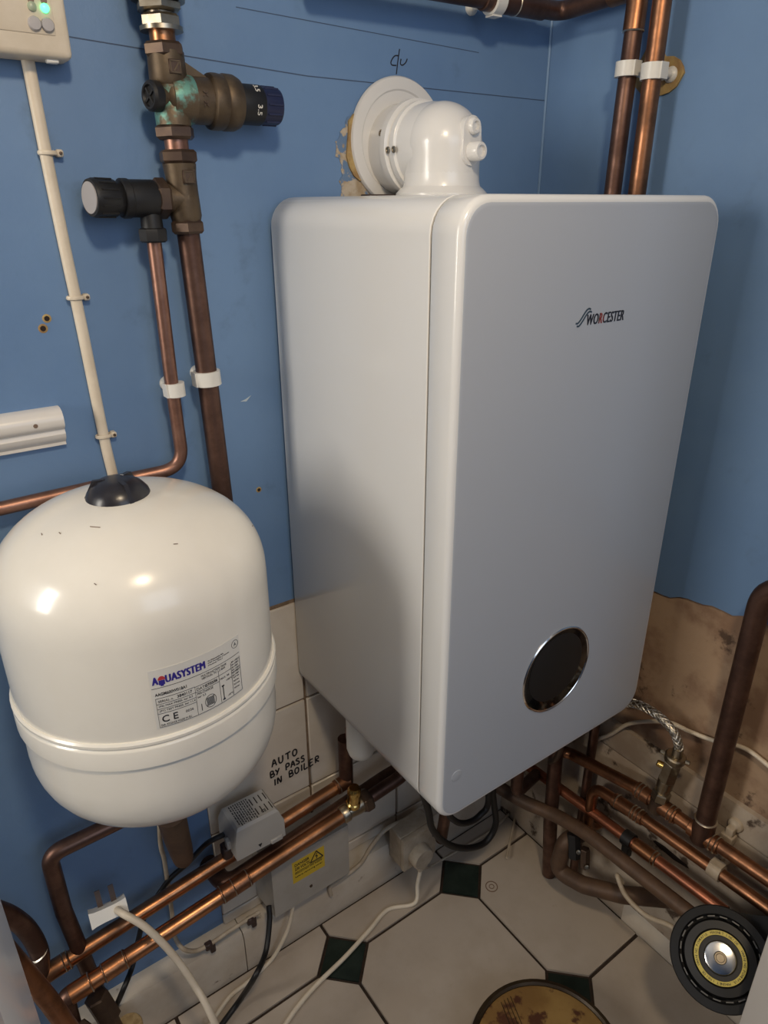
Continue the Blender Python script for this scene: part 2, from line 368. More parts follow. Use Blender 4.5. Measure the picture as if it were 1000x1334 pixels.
# back wall tiles, lower right
rows = [(-0.7585, -0.5735), (-0.950, -0.7625), (-1.140, -0.954), (-1.166, -1.144)]
cols = [(-0.174, 0.0095), (0.0135, 0.2), (0.204, 0.391), (0.395, 0.478)]
link_mesh('tile_bed', box(NB(), (-0.174, -0.0025, -1.168), (0.479, 0.002, -0.5685)), 'wallgrout', wall_back)
for z0, z1 in rows:
    for x0, x1 in cols:
        link_mesh('wall_tile', box(NB(), (x0, -0.006 - rnd.uniform(0, .0008), z0), (x1, -0.001, z1), 0.0015, 1), 'walltile', wall_back)

# skirting boards
bm = NB()
bs = struct(link_mesh('baseboard_back', slab(NB(), [(-1.2, 0, FZ-0.004), (-1.2, -0.040, FZ-0.004), (-1.2, -0.040, -1.178), (-1.2, -0.034, -1.169), (-1.2, 0, -1.167)], (1.045, 0, 0)), 'skirt'))
link_mesh('board', slab(NB(), [(-0.1535, 0, FZ-0.004), (-0.1535, -0.0405, FZ-0.004), (-0.1535, -0.0405, -1.178), (-0.1535, -0.034, -1.169), (-0.1535, 0, -1.1675)], (0.632, 0, 0)), 'skirt', bs)
br = struct(link_mesh('baseboard_right', slab(NB(), [(0.484, -0.041, FZ-0.004), (0.470, -0.041, FZ-0.004), (0.470, -0.041, -0.915), (0.473, -0.041, -0.907), (0.484, -0.041, -0.905)], (0, -0.608, 0)), 'skirt2'))
link_mesh('top_moulding', slab(NB(), [(0.484, -0.010, -0.904), (0.4725, -0.010, -0.904), (0.471, -0.010, -0.868), (0.476, -0.010, -0.852), (0.484, -0.010, -0.850)], (0, -0.639, 0)), 'skirt2', br)
link_mesh('plinth_strip', slab(NB(), [(0.470, -0.37, FZ-0.004), (0.4665, -0.37, FZ-0.004), (0.4665, -0.37, -1.222), (0.470, -0.37, -1.215)], (0, -0.279, 0)), 'skirt', br)
bm = NB(); slab(bm, [(0.4697, a, b) for a, b in blob(-0.318, -1.015, 0.022, 0.012, 10, 0.3, 3)], (-0.0004, 0, 0))
slab(bm, [(0.4697, a, b) for a, b in blob(-0.43, -1.03, 0.03, 0.006, 10, 0.3, 5)], (-0.0004, 0, 0))
link_mesh('broken_hole', bm, 'hole', br)

# damage and marks on the walls
bm = NB()
q = random.Random(9)
def ragged(pts, step=0.004, j=0.0022):
    out = []
    for i in range(len(pts)):
        a, b = Vector(pts[i]), Vector(pts[(i+1) % len(pts)]); n = max(1, int((b-a).length/step))
        for k in range(n):
            p = a + (b-a)*k/n; out.append((p.x + q.uniform(-j, j), p.y + q.uniform(-j, j)))
    return out
pp_ = [(0.1269,0.0000,0.0947), (0.1149,0.0000,0.0788), (0.1041,0.0000,0.0655), (0.1046,0.0000,0.0482), (0.1136,0.0000,0.0388), (0.1094,0.0000,0.0191), (0.1099,0.0000,-0.0008), (0.1663,0.0000,-0.0045), (0.1606,0.0000,0.0526), (0.1432,0.0000,0.0957)]
slab(bm, [(a, 0.0005, b) for a, b in ragged([(p[0], p[2]) for p in pp_])], (0, -0.0015, 0))
link_mesh('broken_plaster', bm, 'plaster_pale', wall_back)
bm = NB(); slab(bm, [(a, 0.001, b) for a, b in blob(0.142, 0.062, 0.024, 0.040, 18, 0.10, 13)], (0, -0.005, 0))
link_mesh('filler', bm, 'plaster_ochre', wall_back)
bm = NB()
slab(bm, [(0.481, a, b) for a, b in blob(-0.183, 0.148, 0.022, 0.033, 14, 0.18, 21)], (-0.003, 0, 0))
slab(bm, [(0.481, a, b) for a, b in blob(-0.196, 0.142, 0.034, 0.022, 18, 0.06, 22)], (-0.004, 0, 0))
link_mesh('filler', bm, 'plaster_ochre', wall_right)
for (x, z), r in zip(((-0.2713, -0.1206), (-0.277, -0.1307), (-0.0393, -0.3759)), (0.0032, 0.0034, 0.0028)):
    link_mesh('screw_hole', lathe(NB(), [(r*1.5, 0), (r*1.2, 0.0006), (r*0.9, 0.0006), (r*0.7, 0.0002)], (x, 0.0, z), (0, -1, 0), 12), 'plaster_ochre', wall_back)
    link_mesh('screw_hole', lathe(NB(), [(r*0.9, 0), (r*0.85, 0.0008)], (x, 0.0, z), (0, -1, 0), 12), 'hole', wall_back)
bm = NB(); slab(bm, [(a, 0.0005, b) for a, b in [(-0.0555, -0.2465), (-0.048, -0.2445), (-0.0395, -0.2405), (-0.047, -0.2475)]], (0, -0.0009, 0))
slab(bm, [(a, 0.0005, b) for a, b in blob(-0.235, 0.0415, 0.0018, 0.0016, 8, .2, 2)], (0, -0.0009, 0))
link_mesh('paint_scuff', bm, 'scuff', wall_back)
bm = NB()
for a, b, w in (((-0.2055, 0.1437), (0.0665, 0.1322), .0011), ((0.0665, 0.1322), (0.478, 0.1338), .0011), ((-0.02, 0.190), (0.34, 0.182), .0008)):
    ribbon(bm, [a, b], w, (1, 0, 0), (0, 0, 1), (0, 0.0003, 0), 0.0006)
link_mesh('pencil_line', bm, 'pencil', wall_back)
# centre-line mark above the flue
bm = NB()
for st in ([(0.2025, .1655), (0.196, .1645), (0.1905, .158), (0.192, .1545), (0.199, .1545)], [(0.204, .173), (0.2015, .160), (0.199, .145)], [(0.2065, .1625), (0.2055, .157), (0.209, .1558), (0.214, .159), (0.2165, .1635)]):
    ribbon(bm, st, 0.0014, (1, 0, 0), (0, 0, 1), (0, 0.0003, 0), 0.0007)
link_mesh('handwriting', bm, 'ink', wall_back)
M['cornerpaint'] = mat('pale_corner_paint', (0.20, 0.32, 0.50), 0.45)
link_mesh('corner_bead', box(NB(), (0.4768, -0.0032, -0.55), (0.4802, 0.0005, CZ), 0.001, 1), 'cornerpaint', wall_back)
# handwriting on the tile
bm = NB()
def write(word, o, d, h, sp):
    o = Vector(o); d = Vector(d).normalized(); up = Vector((0, 0, 1)); x = 0.0
    for ch in word:
        if ch != ' ':
            for st in STROKES[ch]:
                ribbon(bm, [((x + p[0])*h*0.95, p[1]*h) for p in st], 0.0026, d, up, o, 0.0005)
        x += sp if ch != 'I' else sp*0.65
write('AUTO', (-0.0590, -0.0067, -0.8690), (1, 0, 0.03), 0.0140, 0.98)
write('BY PASS', (-0.0635, -0.0067, -0.8905), (1, 0, 0.03), 0.0125, 0.82)
write('IN BOILER', (-0.0585, -0.0067, -0.9105), (1, 0, 0.06), 0.0130, 0.90)
link_mesh('handwriting', bm, 'ink', wall_back)

# ---------------------------------------------------------------- boiler
def rr(x0, x1, z0, z1, rad, inset, y, n=7):
    out = []; r = rad - inset
    for cx, cz, a0 in ((x1-rad, z1-rad, 0), (x0+rad, z1-rad, 90), (x0+rad, z0+rad, 180), (x1-rad, z0+rad, 270)):
        for k in range(n+1):
            a = R(a0 + 90*k/n); out.append((cx + r*math.cos(a), y, cz + r*math.sin(a)))
    return out
def loft(bm, loops, cap0=True, cap1=True):
    V = [[bm.verts.new(p) for p in L] for L in loops]
    for a, b in zip(V, V[1:]):
        n = len(a)
        for i in range(n): bm.faces.new((a[i], a[(i+1) % n], b[(i+1) % n], b[i]))
    if cap0: bm.faces.new(V[0][::-1])
    if cap1: bm.faces.new(V[-1])
    return bm
BW, BH, BD = 0.4, 0.724, 0.361; YS = -BD + 0.040
boiler = thing('boiler', 'tall white wall-hung boiler with round black dial on its front', 'boiler', (0.2, -0.01, -BH))
bx = dict(x0=0, x1=BW, z0=-BH, z1=0)
def bl(ins, y): return rr(0, BW, -BH, 0, 0.034, ins, y)
link_mesh('casing', loft(NB(), [bl(0.0035, -0.008), bl(0.001, -0.0095), bl(0.0, -0.012), bl(0.0, YS+0.0022), bl(0.0008, YS+0.0012)]), 'boiler', boiler)
link_mesh('seam_gasket', loft(NB(), [bl(0.0022, YS+0.002), bl(0.0022, YS-0.002)]), 'rubber', boiler)
E_ = 0.0065
loops = [bl(0.0008, YS-0.0010), bl(0.0, YS-0.0022)] + [bl(E_*(1-math.cos(R(90*k/6))), -BD + E_*(1-math.sin(R(90*k/6)))) for k in range(7)] + [bl(E_+0.003, -BD), bl(E_+0.012, -BD)]
link_mesh('front_panel', loft(NB(), loops[:-2]), 'boiler', boiler)
link_mesh('shaded_front_face', loft(NB(), [bl(E_+0.0002, -BD+0.001), bl(E_+0.0002, -BD-0.0002), bl(E_+0.001, -BD-0.0005), bl(E_+0.004, -BD-0.0005), bl(E_+0.014, -BD-0.0005)]), 'front', boiler, sharp=60)  # thin face over the white panel, carrying its painted shade
link_mesh('bottom_tray', box(NB(), (0.03, YS+0.02, -BH-0.012), (BW-0.03, -0.03, -BH+0.002), 0.003), 'black', boiler)
link_mesh('wall_bracket', box(NB(), (0.06, -0.012, -0.10), (0.34, 0.0, -0.045), 0.001), 'greymetal', boiler)
dial = link_mesh('dial', lathe(NB(), [(0.0632, -0.001), (0.0632, 0.0012), (0.0620, 0.0024), (0.0608, 0.0024), (0.0598, 0.0012), (0.059, 0.0010)], (0.1965, -BD, -0.569), (0, -1, 0), 64), 'chrome', boiler)
link_mesh('dial_glass', lathe(NB(), [(0.0598, 0.0), (0.0596, 0.0017), (0.0580, 0.0022), (0, 0.0022)], (0.1965, -BD, -0.569), (0, -1, 0), 64), 'blackgloss', dial)
link_mesh('dial_bezel', lathe(NB(), [(0.0500, 0.002), (0.0500, 0.0027), (0.0490, 0.003), (0, 0.003)], (0.1930, -BD, -0.563), (0, -1, 0), 48), 'black', dial)
# logo
lg = NB()
for dx, dz in ((0.0, 0.0), (-0.0020, 0.0030)):
    pts = [(a+dx, b+dz) for a, b in ((0.1640, -0.1242), (0.1672, -0.1244), (0.1715, -0.1208), (0.1757, -0.1158), (0.1795, -0.1120), (0.1830, -0.1108), (0.1855, -0.1118))]
    ribbon(lg, pts, 0.0017, (1, 0, 0), (0, 0, 1), (0, -BD-0.0005, 0), 0.0004)
logo = link_mesh('logo_wave', lg, 'logoteal', boiler)
bm = heavy('WORCESTER', 0.0625, 0.0112, 0.00035, 0.0004, 1.08)
red = NB()
wid = 0.0635
def shear(c): return Vector((c.x + c.y*0.10, c.y, c.z))
xform(bm, shear); place(bm, (0.1778, -BD-0.0005, -0.1247), (1, 0, 0.0), (0, 0, 1))
lt = link_mesh('logo_lettering', bm, ['logo', 'logored'], boiler)
for p in lt.data.polygons:
    cx = sum((lt.data.vertices[v].co.x for v in p.vertices))/len(p.vertices) + BASE[lt.name].x
    if 0.1768 + wid*0.352 < cx < 0.1768 + wid*0.462: p.material_index = 1
bm = lathe(NB(), [(0.0085, 0), (0.0080, 0.0006), (0.007, 0.0008), (0, 0.0008)], (0.0275, -BD-0.0005, -0.655), (0, -1, 0), 24)
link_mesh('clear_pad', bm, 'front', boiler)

# ---------------------------------------------------------------- flue
FX, FY, FZc, FR = 0.2045, -0.090, 0.0575, 0.0505; FV = 0.0475
flue = thing('flue_elbow', 'white plastic flue elbow on top of the boiler running into the back wall', 'flue', (FX, FY, 0.0))
prof = [(FV+0.0105, 0.0), (FV+0.0105, 0.004), (FV+0.006, 0.0085), (FV+0.0015, 0.012), (FV, 0.018), (FV-0.0005, FZc-0.03)]
bm = lathe(NB(), prof, (FX, FY, 0), (0, 0, 1), 48)
link_mesh('elbow_base', bm, 'flue', flue)
SR = 0.0492
bm = lathe(NB(), [(FV-0.0005, 0.012)] + [(FV-0.0005, FZc-0.012)] + [(SR*math.cos(R(a)), FZc + SR*math.sin(R(a))) for a in range(0, 90, 6)] + [(0, FZc + SR)], (FX, FY, 0), (0, 0, 1), 56)
lathe(bm, [(SR-0.0006, 0.0), (FR, 0.014), (FR, 0.036)], (FX, FY, FZc), (0, 1, 0), 56); link_mesh('elbow', bm, 'flue', flue)
bm = lathe(NB(), [(FR+0.0, 0), (FR+0.003, 0.002), (FR+0.003, 0.010), (FR+0.001, 0.012), (FR+0.001, 0.014), (FR+0.0065, 0.016), (FR+0.0065, 0.026), (FR+0.004, 0.028), (FR+0.004, 0.058)], (FX, -0.060, FZc), (0, 1, 0), 48)
link_mesh('flue_pipe', bm, 'flue', flue)
bm = NB()
ux = Vector((-0.82, -0.57, 0))
for ang, dy in ((184, -0.061), (184, -0.0485), (162, -0.030)):
    d = Vector((math.cos(R(ang)), 0, math.sin(R(ang)))); o = Vector((FX, dy, FZc)) + d*(FR+0.0035)
    lathe(bm, [(0.0042, 0), (0.0040, 0.0012), (0.0024, 0.0016), (0.0020, 0.0006)], o, d, 12)
link_mesh('screw', bm, 'nickel', flue)
# sampling points on the front of the elbow
d = Vector((0.10, -1, 0)).normalized()
def samp(z, r, l, name):
    o = Vector((FX, FY, z)) + d*(FV-0.0030)
    link_mesh(name, lathe(NB(), [(r+0.0025, 0), (r+0.002, 0.002), (r, 0.003), (r, l-0.002), (r-0.0015, l), (r-0.004, l), (r-0.005, l-0.003), (0, l-0.003)], o, d, 24), 'flue', flue)
bm = NB(); u = Vector((-d.y, d.x, 0))
o = Vector((FX, FY, 0.061)) + d*(FV-0.0055)
loop = [o + u*(0.0155*math.cos(R(a))) + Vector((0, 0, 0.0155*math.sin(R(a)) + (0.0115 if a < 180 else -0.0115))) for a in range(0, 360, 15)]
slab(bm, loop, d*0.0075); link_mesh('sampling_boss', bm, 'flue', flue)
samp(0.0765, 0.0092, 0.011, 'test_point'); samp(0.0495, 0.0105, 0.021, 'test_point')
fl = lathe(NB(), [(FR+0.0095, 0.0012), (0.0770, 0.001), (0.0770, 0.0035), (0.0752, 0.0060), (0.072, 0.0066), (FR+0.0115, 0.0066), (FR+0.0095, 0.0050)], (0.2015, -0.0005, 0.0660), (0, -1, 0), 64)
tag(link_mesh('wall_collar', fl, 'flue', None, (0.2015, -0.0005, 0.0660)), 'white round wall collar around the flue where it enters the wall', 'collar')
link_mesh('dark_gap_ring', lathe(NB(), [(FR+0.002, 0.0005), (FR+0.011, 0.0005), (FR+0.011, 0.0025), (FR+0.002, 0.0025)], (FX, -0.0003, FZc+0.004), (0, -1, 0), 48), 'rubber', flue)  # black ring painted in as the dark gap between pipe and collar
bm = NB(); box(bm, (0.130, -0.036, 0.0), (0.22, -0.016, 0.0035), 0.001)
link_mesh('inlet_gasket', bm, 'brownclip', flue)

# ---------------------------------------------------------------- expansion vessel
VX, VY, VR = -0.2625, -0.157, 0.1385
vessel = thing('expansion_vessel', 'large cream enamel expansion vessel with black top cap and printed label', 'vessel', (VX, VY, -0.648))
def dome(z0, z1, r, n=14, p=0.86):
    return [(r*math.cos(R(90*k/n))**p, z0 + (z1-z0)*math.sin(R(90*k/n))**p) for k in range(n+1)]
ztop, zbot = -0.2745, -0.648
up = [(r, h) for r, h in dome(-0.375, ztop, VR)]; up[-1] = (0, ztop)
prof = [(VR-0.001, -0.486), (VR, -0.478), (VR, -0.43)] + up
link_mesh('upper_shell', lathe(NB(), prof, (VX, VY, 0), (0, 0, 1), 72), 'vessel', vessel)
lo = [(r, h) for r, h in dome(-0.545, zbot, VR-0.0005)]; lo[-1] = (0, zbot)
link_mesh('lower_shell', lathe(NB(), [(VR-0.0015, -0.505)] + lo, (VX, VY, 0), (0, 0, 1), 72), 'vessel', vessel)
link_mesh('seam_band', lathe(NB(), [(VR-0.003, -0.475), (VR+0.0015, -0.4755), (VR+0.0032, -0.4775), (VR+0.0032, -0.480), (VR+0.0015, -0.482), (VR+0.0010, -0.4835), (VR+0.0025, -0.4850), (VR+0.0030, -0.4865), (VR+0.0030, -0.507), (VR+0.001, -0.5085), (VR-0.002, -0.5085)], (VX, VY, 0), (0, 0, 1), 72), 'vessel', vessel)
CR = 0.0325
cap = link_mesh('top_cap', lathe(NB(), [(CR, -0.008), (CR, -0.002), (0.0300, 0.006), (0.0245, 0.013), (0.017, 0.0180), (0.0105, 0.0192), (0, 0.0192)], (VX-0.003, VY, ztop-0.0035), (0, 0, 1), 40), 'blackcap', vessel)
bm = NB()
for a in (38, 158, 278):
    dx, dy = math.cos(R(a)), math.sin(R(a)); n = Vector((-dy, dx, 0))*0.0022; c = Vector((VX-0.003, VY, ztop-0.0035))
    D = Vector((dx, dy, 0))
    p = [c + D*0.009 + Vector((0, 0, 0.017)), c + D*0.0105 + Vector((0, 0, 0.0198)), c + D*0.0225 + Vector((0, 0, 0.0190)), c + D*0.0335 + Vector((0, 0, -0.001)), c + D*0.030 + Vector((0, 0, -0.004))]
    slab(bm, [k - n for k in p], n*2)
link_mesh('cap_rib', bm, 'blackcap', cap)
# bottom connection and wall strap
link_mesh('wall_strap', box(NB(), (VX-0.02, VY+VR-0.01, -0.497), (VX+0.02, -0.0005, -0.489), 0.002), 'vessel', vessel)
# printed label wrapped on the shell
def wrap(bm, th0, z0, lift=0.0004):
    def f(c):
        th = th0 + c.x/VR; r = VR + lift + c.z
        return (VX + r*math.sin(th), VY - r*math.cos(th), z0 + c.y)
    return xform(bm, f)
def grid(x0, x1, y0, y1, n=24):
    bm = NB()
    for i in range(n):
        a = x0 + (x1-x0)*i/n; b = x0 + (x1-x0)*(i+1)/n
        slab(bm, [(a, y0, 0), (b, y0, 0), (b, y1, 0), (a, y1, 0)], (0, 0, 0.0002))
    return bm
TH0, LZ = R(-14.8), -0.4655; LW = 0.0955
lab = link_mesh('rating_label', wrap(grid(0, LW, 0, 0.0665), TH0, LZ, 0.0002), 'label', vessel)
bm = heavy('A', 0.0060, 0.0088, 0.00055, 0.0002); wrap(bm, TH0 + 0.002/VR, LZ+0.0502, 0.0005)
t2 = heavy('UASYSTEM', 0.0390, 0.0088, 0.00055, 0.0002, 1.10); wrap(t2, TH0 + 0.0142/VR, LZ+0.0502, 0.0005); merge(bm, t2)
t2 = grid(0.0082, 0.0138, 0.0492, 0.0540, 4); merge(bm, wrap(t2, TH0, LZ, 0.0005))
t2 = grid(0.0095, 0.0125, 0.0477, 0.0492, 3); merge(bm, wrap(t2, TH0, LZ, 0.0005))
link_mesh('brand_lettering', bm, 'aquablue', lab)
bm = NB(); slab(bm, [(0.0110 + 0.0034*math.cos(R(a)), 0.0545 + 0.0042*math.sin(R(a)), 0) for a in range(0, 181, 15)], (0, 0, 0.0002))
link_mesh('brand_emblem', wrap(bm, TH0, LZ, 0.0006), 'aquared', lab)
pr = NB()
def line(x0, y0, x1, y1, w=0.00035):
    if abs(x1-x0) > abs(y1-y0): merge(pr, wrap(grid(min(x0, x1), max(x0, x1), y0-w/2, y0+w/2, 16), TH0, LZ, 0.0005))
    else: merge(pr, wrap(grid(x0-w/2, x0+w/2, min(y0, y1), max(y0, y1), 1), TH0, LZ, 0.0005))
def word(s, x, y, h, w=None, b=0.0): merge(pr, wrap(text_bm(s, w, h, 0.0002, b), TH0 + x/VR, LZ + y, 0.0005))
line(0.001, 0.0462, 0.094, 0.0462)
line(0.003, 0.001, 0.0935, 0.001); line(0.003, 0.001, 0.003, 0.0345); line(0.003, 0.0345, 0.040, 0.0345); line(0.040, 0.001, 0.040, 0.0345)
line(0.003, 0.0278, 0.040, 0.0278); line(0.003, 0.0222, 0.040, 0.0222); line(0.003, 0.0168, 0.040, 0.0168)
line(0.040, 0.0275, 0.066, 0.0275); line(0.066, 0.001, 0.066, 0.0400); line(0.0815, 0.001, 0.0815, 0.040); line(0.0935, 0.001, 0.0935, 0.0420); line(0.040, 0.0340, 0.0815, 0.0340); line(0.0815, 0.0285, 0.0935, 0.0285)
word('AAGM600W01BA1', 0.003, 0.0372, 0.0034, 0.0295, 0.02); word('SERIAL n.', 0.005, 0.0295, 0.0026, 0.014); word('3840117', 0.0225, 0.0295, 0.0032, 0.0145, 0.02)
word('(PS) MAX PRESS. bar 8,5', 0.005, 0.0236, 0.0026, 0.032); word('(PT) TEST PRESS. bar 11,4', 0.005, 0.0181, 0.0026, 0.034)
word('C E', 0.006, 0.0062, 0.0078, 0.015, 0.012); word('0036', 0.0285, 0.0095, 0.0028); word('DIR. 97/23/CE MADE IN EU', 0.0045, 0.0021, 0.0022, 0.029)
word('DATE', 0.0415, 0.0290, 0.0030); word('27/03/06', 0.0510, 0.0290, 0.0034, 0.0130, 0.02); word('PRE-CHARGE', 0.0415, 0.0237, 0.0026, 0.017); word('bar 3,5', 0.0415, 0.0198, 0.0026)
word('MULTIFUNCTION TANK', 0.0475, 0.0418, 0.0024, 0.029); word('VERTICAL TC 1,5 BAR', 0.0475, 0.0385, 0.0024, 0.027)
word('Via Chiesavecchia, 86/a', 0.0560, 0.0555, 0.0016, 0.018); word('41055 Montegibbio di Sassuolo', 0.0560, 0.0530, 0.0016, 0.025); word('(Modena) ITALY', 0.0560, 0.0505, 0.0016, 0.017)
word('MAX. 99', 0.0670, 0.0280, 0.0022); word('+99°C', 0.0740, 0.0230, 0.0022); word('-10°C', 0.0740, 0.0045, 0.0022)
for k in range(6): word('EN 13831', 0.0825, 0.0395 - 0.0032*k, 0.0018, 0.0100 - 0.0008*(k % 3))
for k in range(4): word('TUV mm', 0.0828, 0.0205 - 0.0042*k, 0.0018, 0.008 - 0.001*(k % 2))
for k in range(9): line(0.050, 0.0065 + k*0.0011, 0.0585, 0.0065 + k*0.0011, 0.0005)
line(0.0695, 0.004, 0.0695, 0.020, 0.0009); line(0.068, 0.004, 0.071, 0.004, 0.0016); line(0.068, 0.020, 0.071, 0.020, 0.0016); line(0.0445, 0.004, 0.0445, 0.012, 0.0007)
for (cx, cy, rx, ry, w) in ((0.0545, 0.0108, 0.0060, 0.0072, 0.0005), (0.0895, 0.0585, 0.0043, 0.0043, 0.0004)):
    pts = [(cx + rx*math.cos(R(a)), cy + ry*math.sin(R(a))) for a in range(0, 361, 20)]
    t = ribbon(NB(), pts, w, (1, 0, 0), (0, 1, 0), (0, 0, 0), 0.0002); merge(pr, wrap(t, TH0, LZ, 0.0005))
word('A', 0.0880, 0.0566, 0.0036, 0.003)
link_mesh('label_print', pr, 'ink', lab)
bm = NB()
def dome_pt(th, rad):
    k = (1 - min(1.0, (rad/VR)**(1/0.86))**2)**0.5; z = -0.375 + (ztop+0.375)*k**0.86
    return Vector((VX + rad*math.sin(th), VY - rad*math.cos(th), z + 0.0003))
for th, rad, L in ((-38, 0.066, 0.010), (-75, 0.085, 0.003), (-62, 0.078, 0.003), (70, 0.128, 0.006), (10, 0.100, 0.004), (-30, 0.118, 0.002)):
    p = [dome_pt(R(th) + s*L/rad, rad + 0.001*s) for s in (-0.5, 0, 0.5)]; link_mesh('scuff', tube(NB(), p, 0.0004, 5), 'stain', vessel)

# ---------------------------------------------------------------- clips
def pipe_clip(loc, axis, out, r, label, width=0.017, side=None, m='white', base=0.0095, reach=0.035, name='pipe_clip', group='white plastic pipe clips'):
    # ring round the pipe (axis), post and round base back to the wall along -out
    loc = Vector(loc); axis = Vector(axis).normalized(); out = Vector(out).normalized()
    foot = loc - out*reach
    t = thing(name, label, 'clip', foot, group)
    ring = NB(); a = loc - axis*width/2
    lathe(ring, [(r+0.0003, 0), (r+0.0036, 0), (r+0.0036, width), (r+0.0003, width)], a, axis, 24)
    u, v, w = frame(axis)
    link_mesh('ring', ring, m, t)
    s = Vector(side) if side is not None else Vector((0, 0, 0))
    bb = NB(); lathe(bb, [(base, 0), (base, 0.003), (base*0.9, 0.005), (base*0.55, 0.007), (base*0.5, reach - r - 0.001)], foot + s*0.4, out, 20)
    link_mesh('base', bb, m, t)
    n = out.cross(axis).normalized()
    tb = NB(); c = loc - n*(r+0.0045)
    slab(tb, [c + axis*width*0.5 + out*0.006, c - axis*width*0.5 + out*0.006, c - axis*width*0.5 - out*0.008, c + axis*width*0.5 - out*0.008], n*0.0022)
    link_mesh('latch', tb, m, t)
    return t
Yw = (0, -1, 0); Xw = (-1, 0, 0)

# ---------------------------------------------------------------- pipework on the back wall, left
CPX = -0.1175; CPY = -0.036
def vx(z): return -0.1120 + (-0.1215+0.1120)*((z+0.17)/(0.17+0.17)) if False else -0.1090 + (z+0.30)*(-0.0125/0.48)
def AX(z): return Vector((vx(z), CPY, z))
def ringpart(name, z0, z1, r, m, par, seg=24): return link_mesh(name, cyl(NB(), AX(z0), AX(z1), r, seg), m, par)
# chrome stop valve at the very top
t = thing('isolating_valve', 'chrome isolating valve tail with two hexagon nuts, above the pressure reducing valve', 'valve', AX(0.178))
bm = NB(); nut(bm, AX(0.1669), AX(0.1760), 0.0225, 0.3); link_mesh('compression_nut', bm, 'nickel', t)
bm = NB(); nut(bm, AX(0.1526), AX(0.1650), 0.0205, 0.2); link_mesh('compression_nut', bm, 'nickel', t)
bm = NB(); lathe(bm, [(0.021, 0), (0.021, 0.004)], AX(0.1507), AX(0.2) - AX(0), 28); link_mesh('collar', bm, 'nickel', t)
bm = cyl(NB(), AX(0.1643), AX(0.1773), 0.013, 24); lathe(bm, [(0.026, 0), (0.027, 0.004), (0.027, 0.03)], AX(0.1760), (0, 0, 1), 28); link_mesh('body', bm, 'nickel', t)
tag(link_mesh('copper_pipe', cyl(NB(), AX(0.1371), AX(0.1552), 0.0128, 24), 'copperbright', None, AX(0.1371)), 'short bright copper stub between the chrome nut and the reducing valve', 'pipe', 'copper pipes')
# pressure reducing valve
prv = thing('pressure_reducing_valve', 'brass pressure reducing valve with navy knob and green corrosion', 'valve', AX(0.0913))
bm = NB(); nut(bm, AX(0.1280), AX(0.1416), 0.0208, 0.1); link_mesh('compression_nut', bm, 'bronze', prv)
bm = lathe(NB(), [(0.0165, 0), (0.0190, 0.006), (0.0185, 0.03), (0.0185, 0.1280 - 0.1037)], AX(0.1037), (0, 0, 1), 28); link_mesh('inlet', bm, 'brass', prv)
bz = 0.0927
o = AX(bz)
bm = lathe(NB(), [(0.012, -0.010), (0.019, -0.004), (0.0215, 0.006), (0.0225, 0.03), (0.0225, 0.044)], o, (1, 0, 0.0), 32)
body = link_mesh('body', bm, 'brass', prv)
bm = NB(); slab(bm, [o + Vector(p) for p in ((0.004, -0.006, 0.040), (0.043, -0.006, 0.020), (0.040, -0.006, -0.0), (0.0, -0.006, 0.0))], (0, 0.012, 0)); link_mesh('rib', bm, 'brass', prv)
bm = lathe(NB(), [(0.018, 0.0), (0.0185, 0.010), (0.0165, 0.022), (0.0175, 0.036)], AX(0.0678), (0, 0, 1), 28); link_mesh('outlet', bm, 'verdigris', prv)
bm = lathe(NB(), [(0.0225, 0), (0.0265, 0.002), (0.0272, 0.005), (0.0272, 0.010), (0.0262, 0.016), (0.0275, 0.018), (0.0272, 0.028), (0.0245, 0.034), (0.020, 0.036)], o + Vector((0.040, 0, 0)), (1, 0, 0), 36); link_mesh('bonnet', bm, 'brass', prv)
bm = lathe(NB(), [(0.0195, 0), (0.0200, 0.003), (0.0200, 0.026), (0.0188, 0.028)], o + Vector((0.074, 0, 0)), (1, 0, 0), 32); kn = link_mesh('adjuster', bm, 'black', prv)
bm = NB(); lathe(bm, [(0.0188, 0), (0.0188, 0.019), (0.0178, 0.0215), (0, 0.022)], o + Vector((0.102, 0, 0)), (1, 0, 0), 32)
for k in range(12):
    a = 2*PI*k/12; box(bm, o + Vector((0.104, 0.0186*math.cos(a)-0.0012, 0.0186*math.sin(a)-0.0012)), o + Vector((0.121, 0.0186*math.cos(a)+0.0012, 0.0186*math.sin(a)+0.0012)), 0.0004, 1)
link_mesh('knob', bm, 'bluecap', prv)
bm = text_bm('3.5', 0.0105, 0.0055, 0.0003, 0.01)
def wrapk(c): a = R(-48) + c.x/0.02; return (o.x + 0.0995 - c.y, o.y - 0.0202*math.cos(a) - c.z, o.z - 0.0 - 0.0202*math.sin(a) - 0.0105)
bm2 = text_bm('3.5', 0.010, 0.0055, 0.0004, 0.01)
def wk(a0):
    def f(c):
        a = a0 - c.x/0.0202; r = 0.0202 + c.z
        return (o.x + 0.090 + c.y, o.y - r*math.cos(a), o.z + r*math.sin(a))
    return f
xform(bm, wk(R(-4))); xform(bm2, wk(R(62))); merge(bm, bm2)
link_mesh('scale_print', bm, 'white', kn)
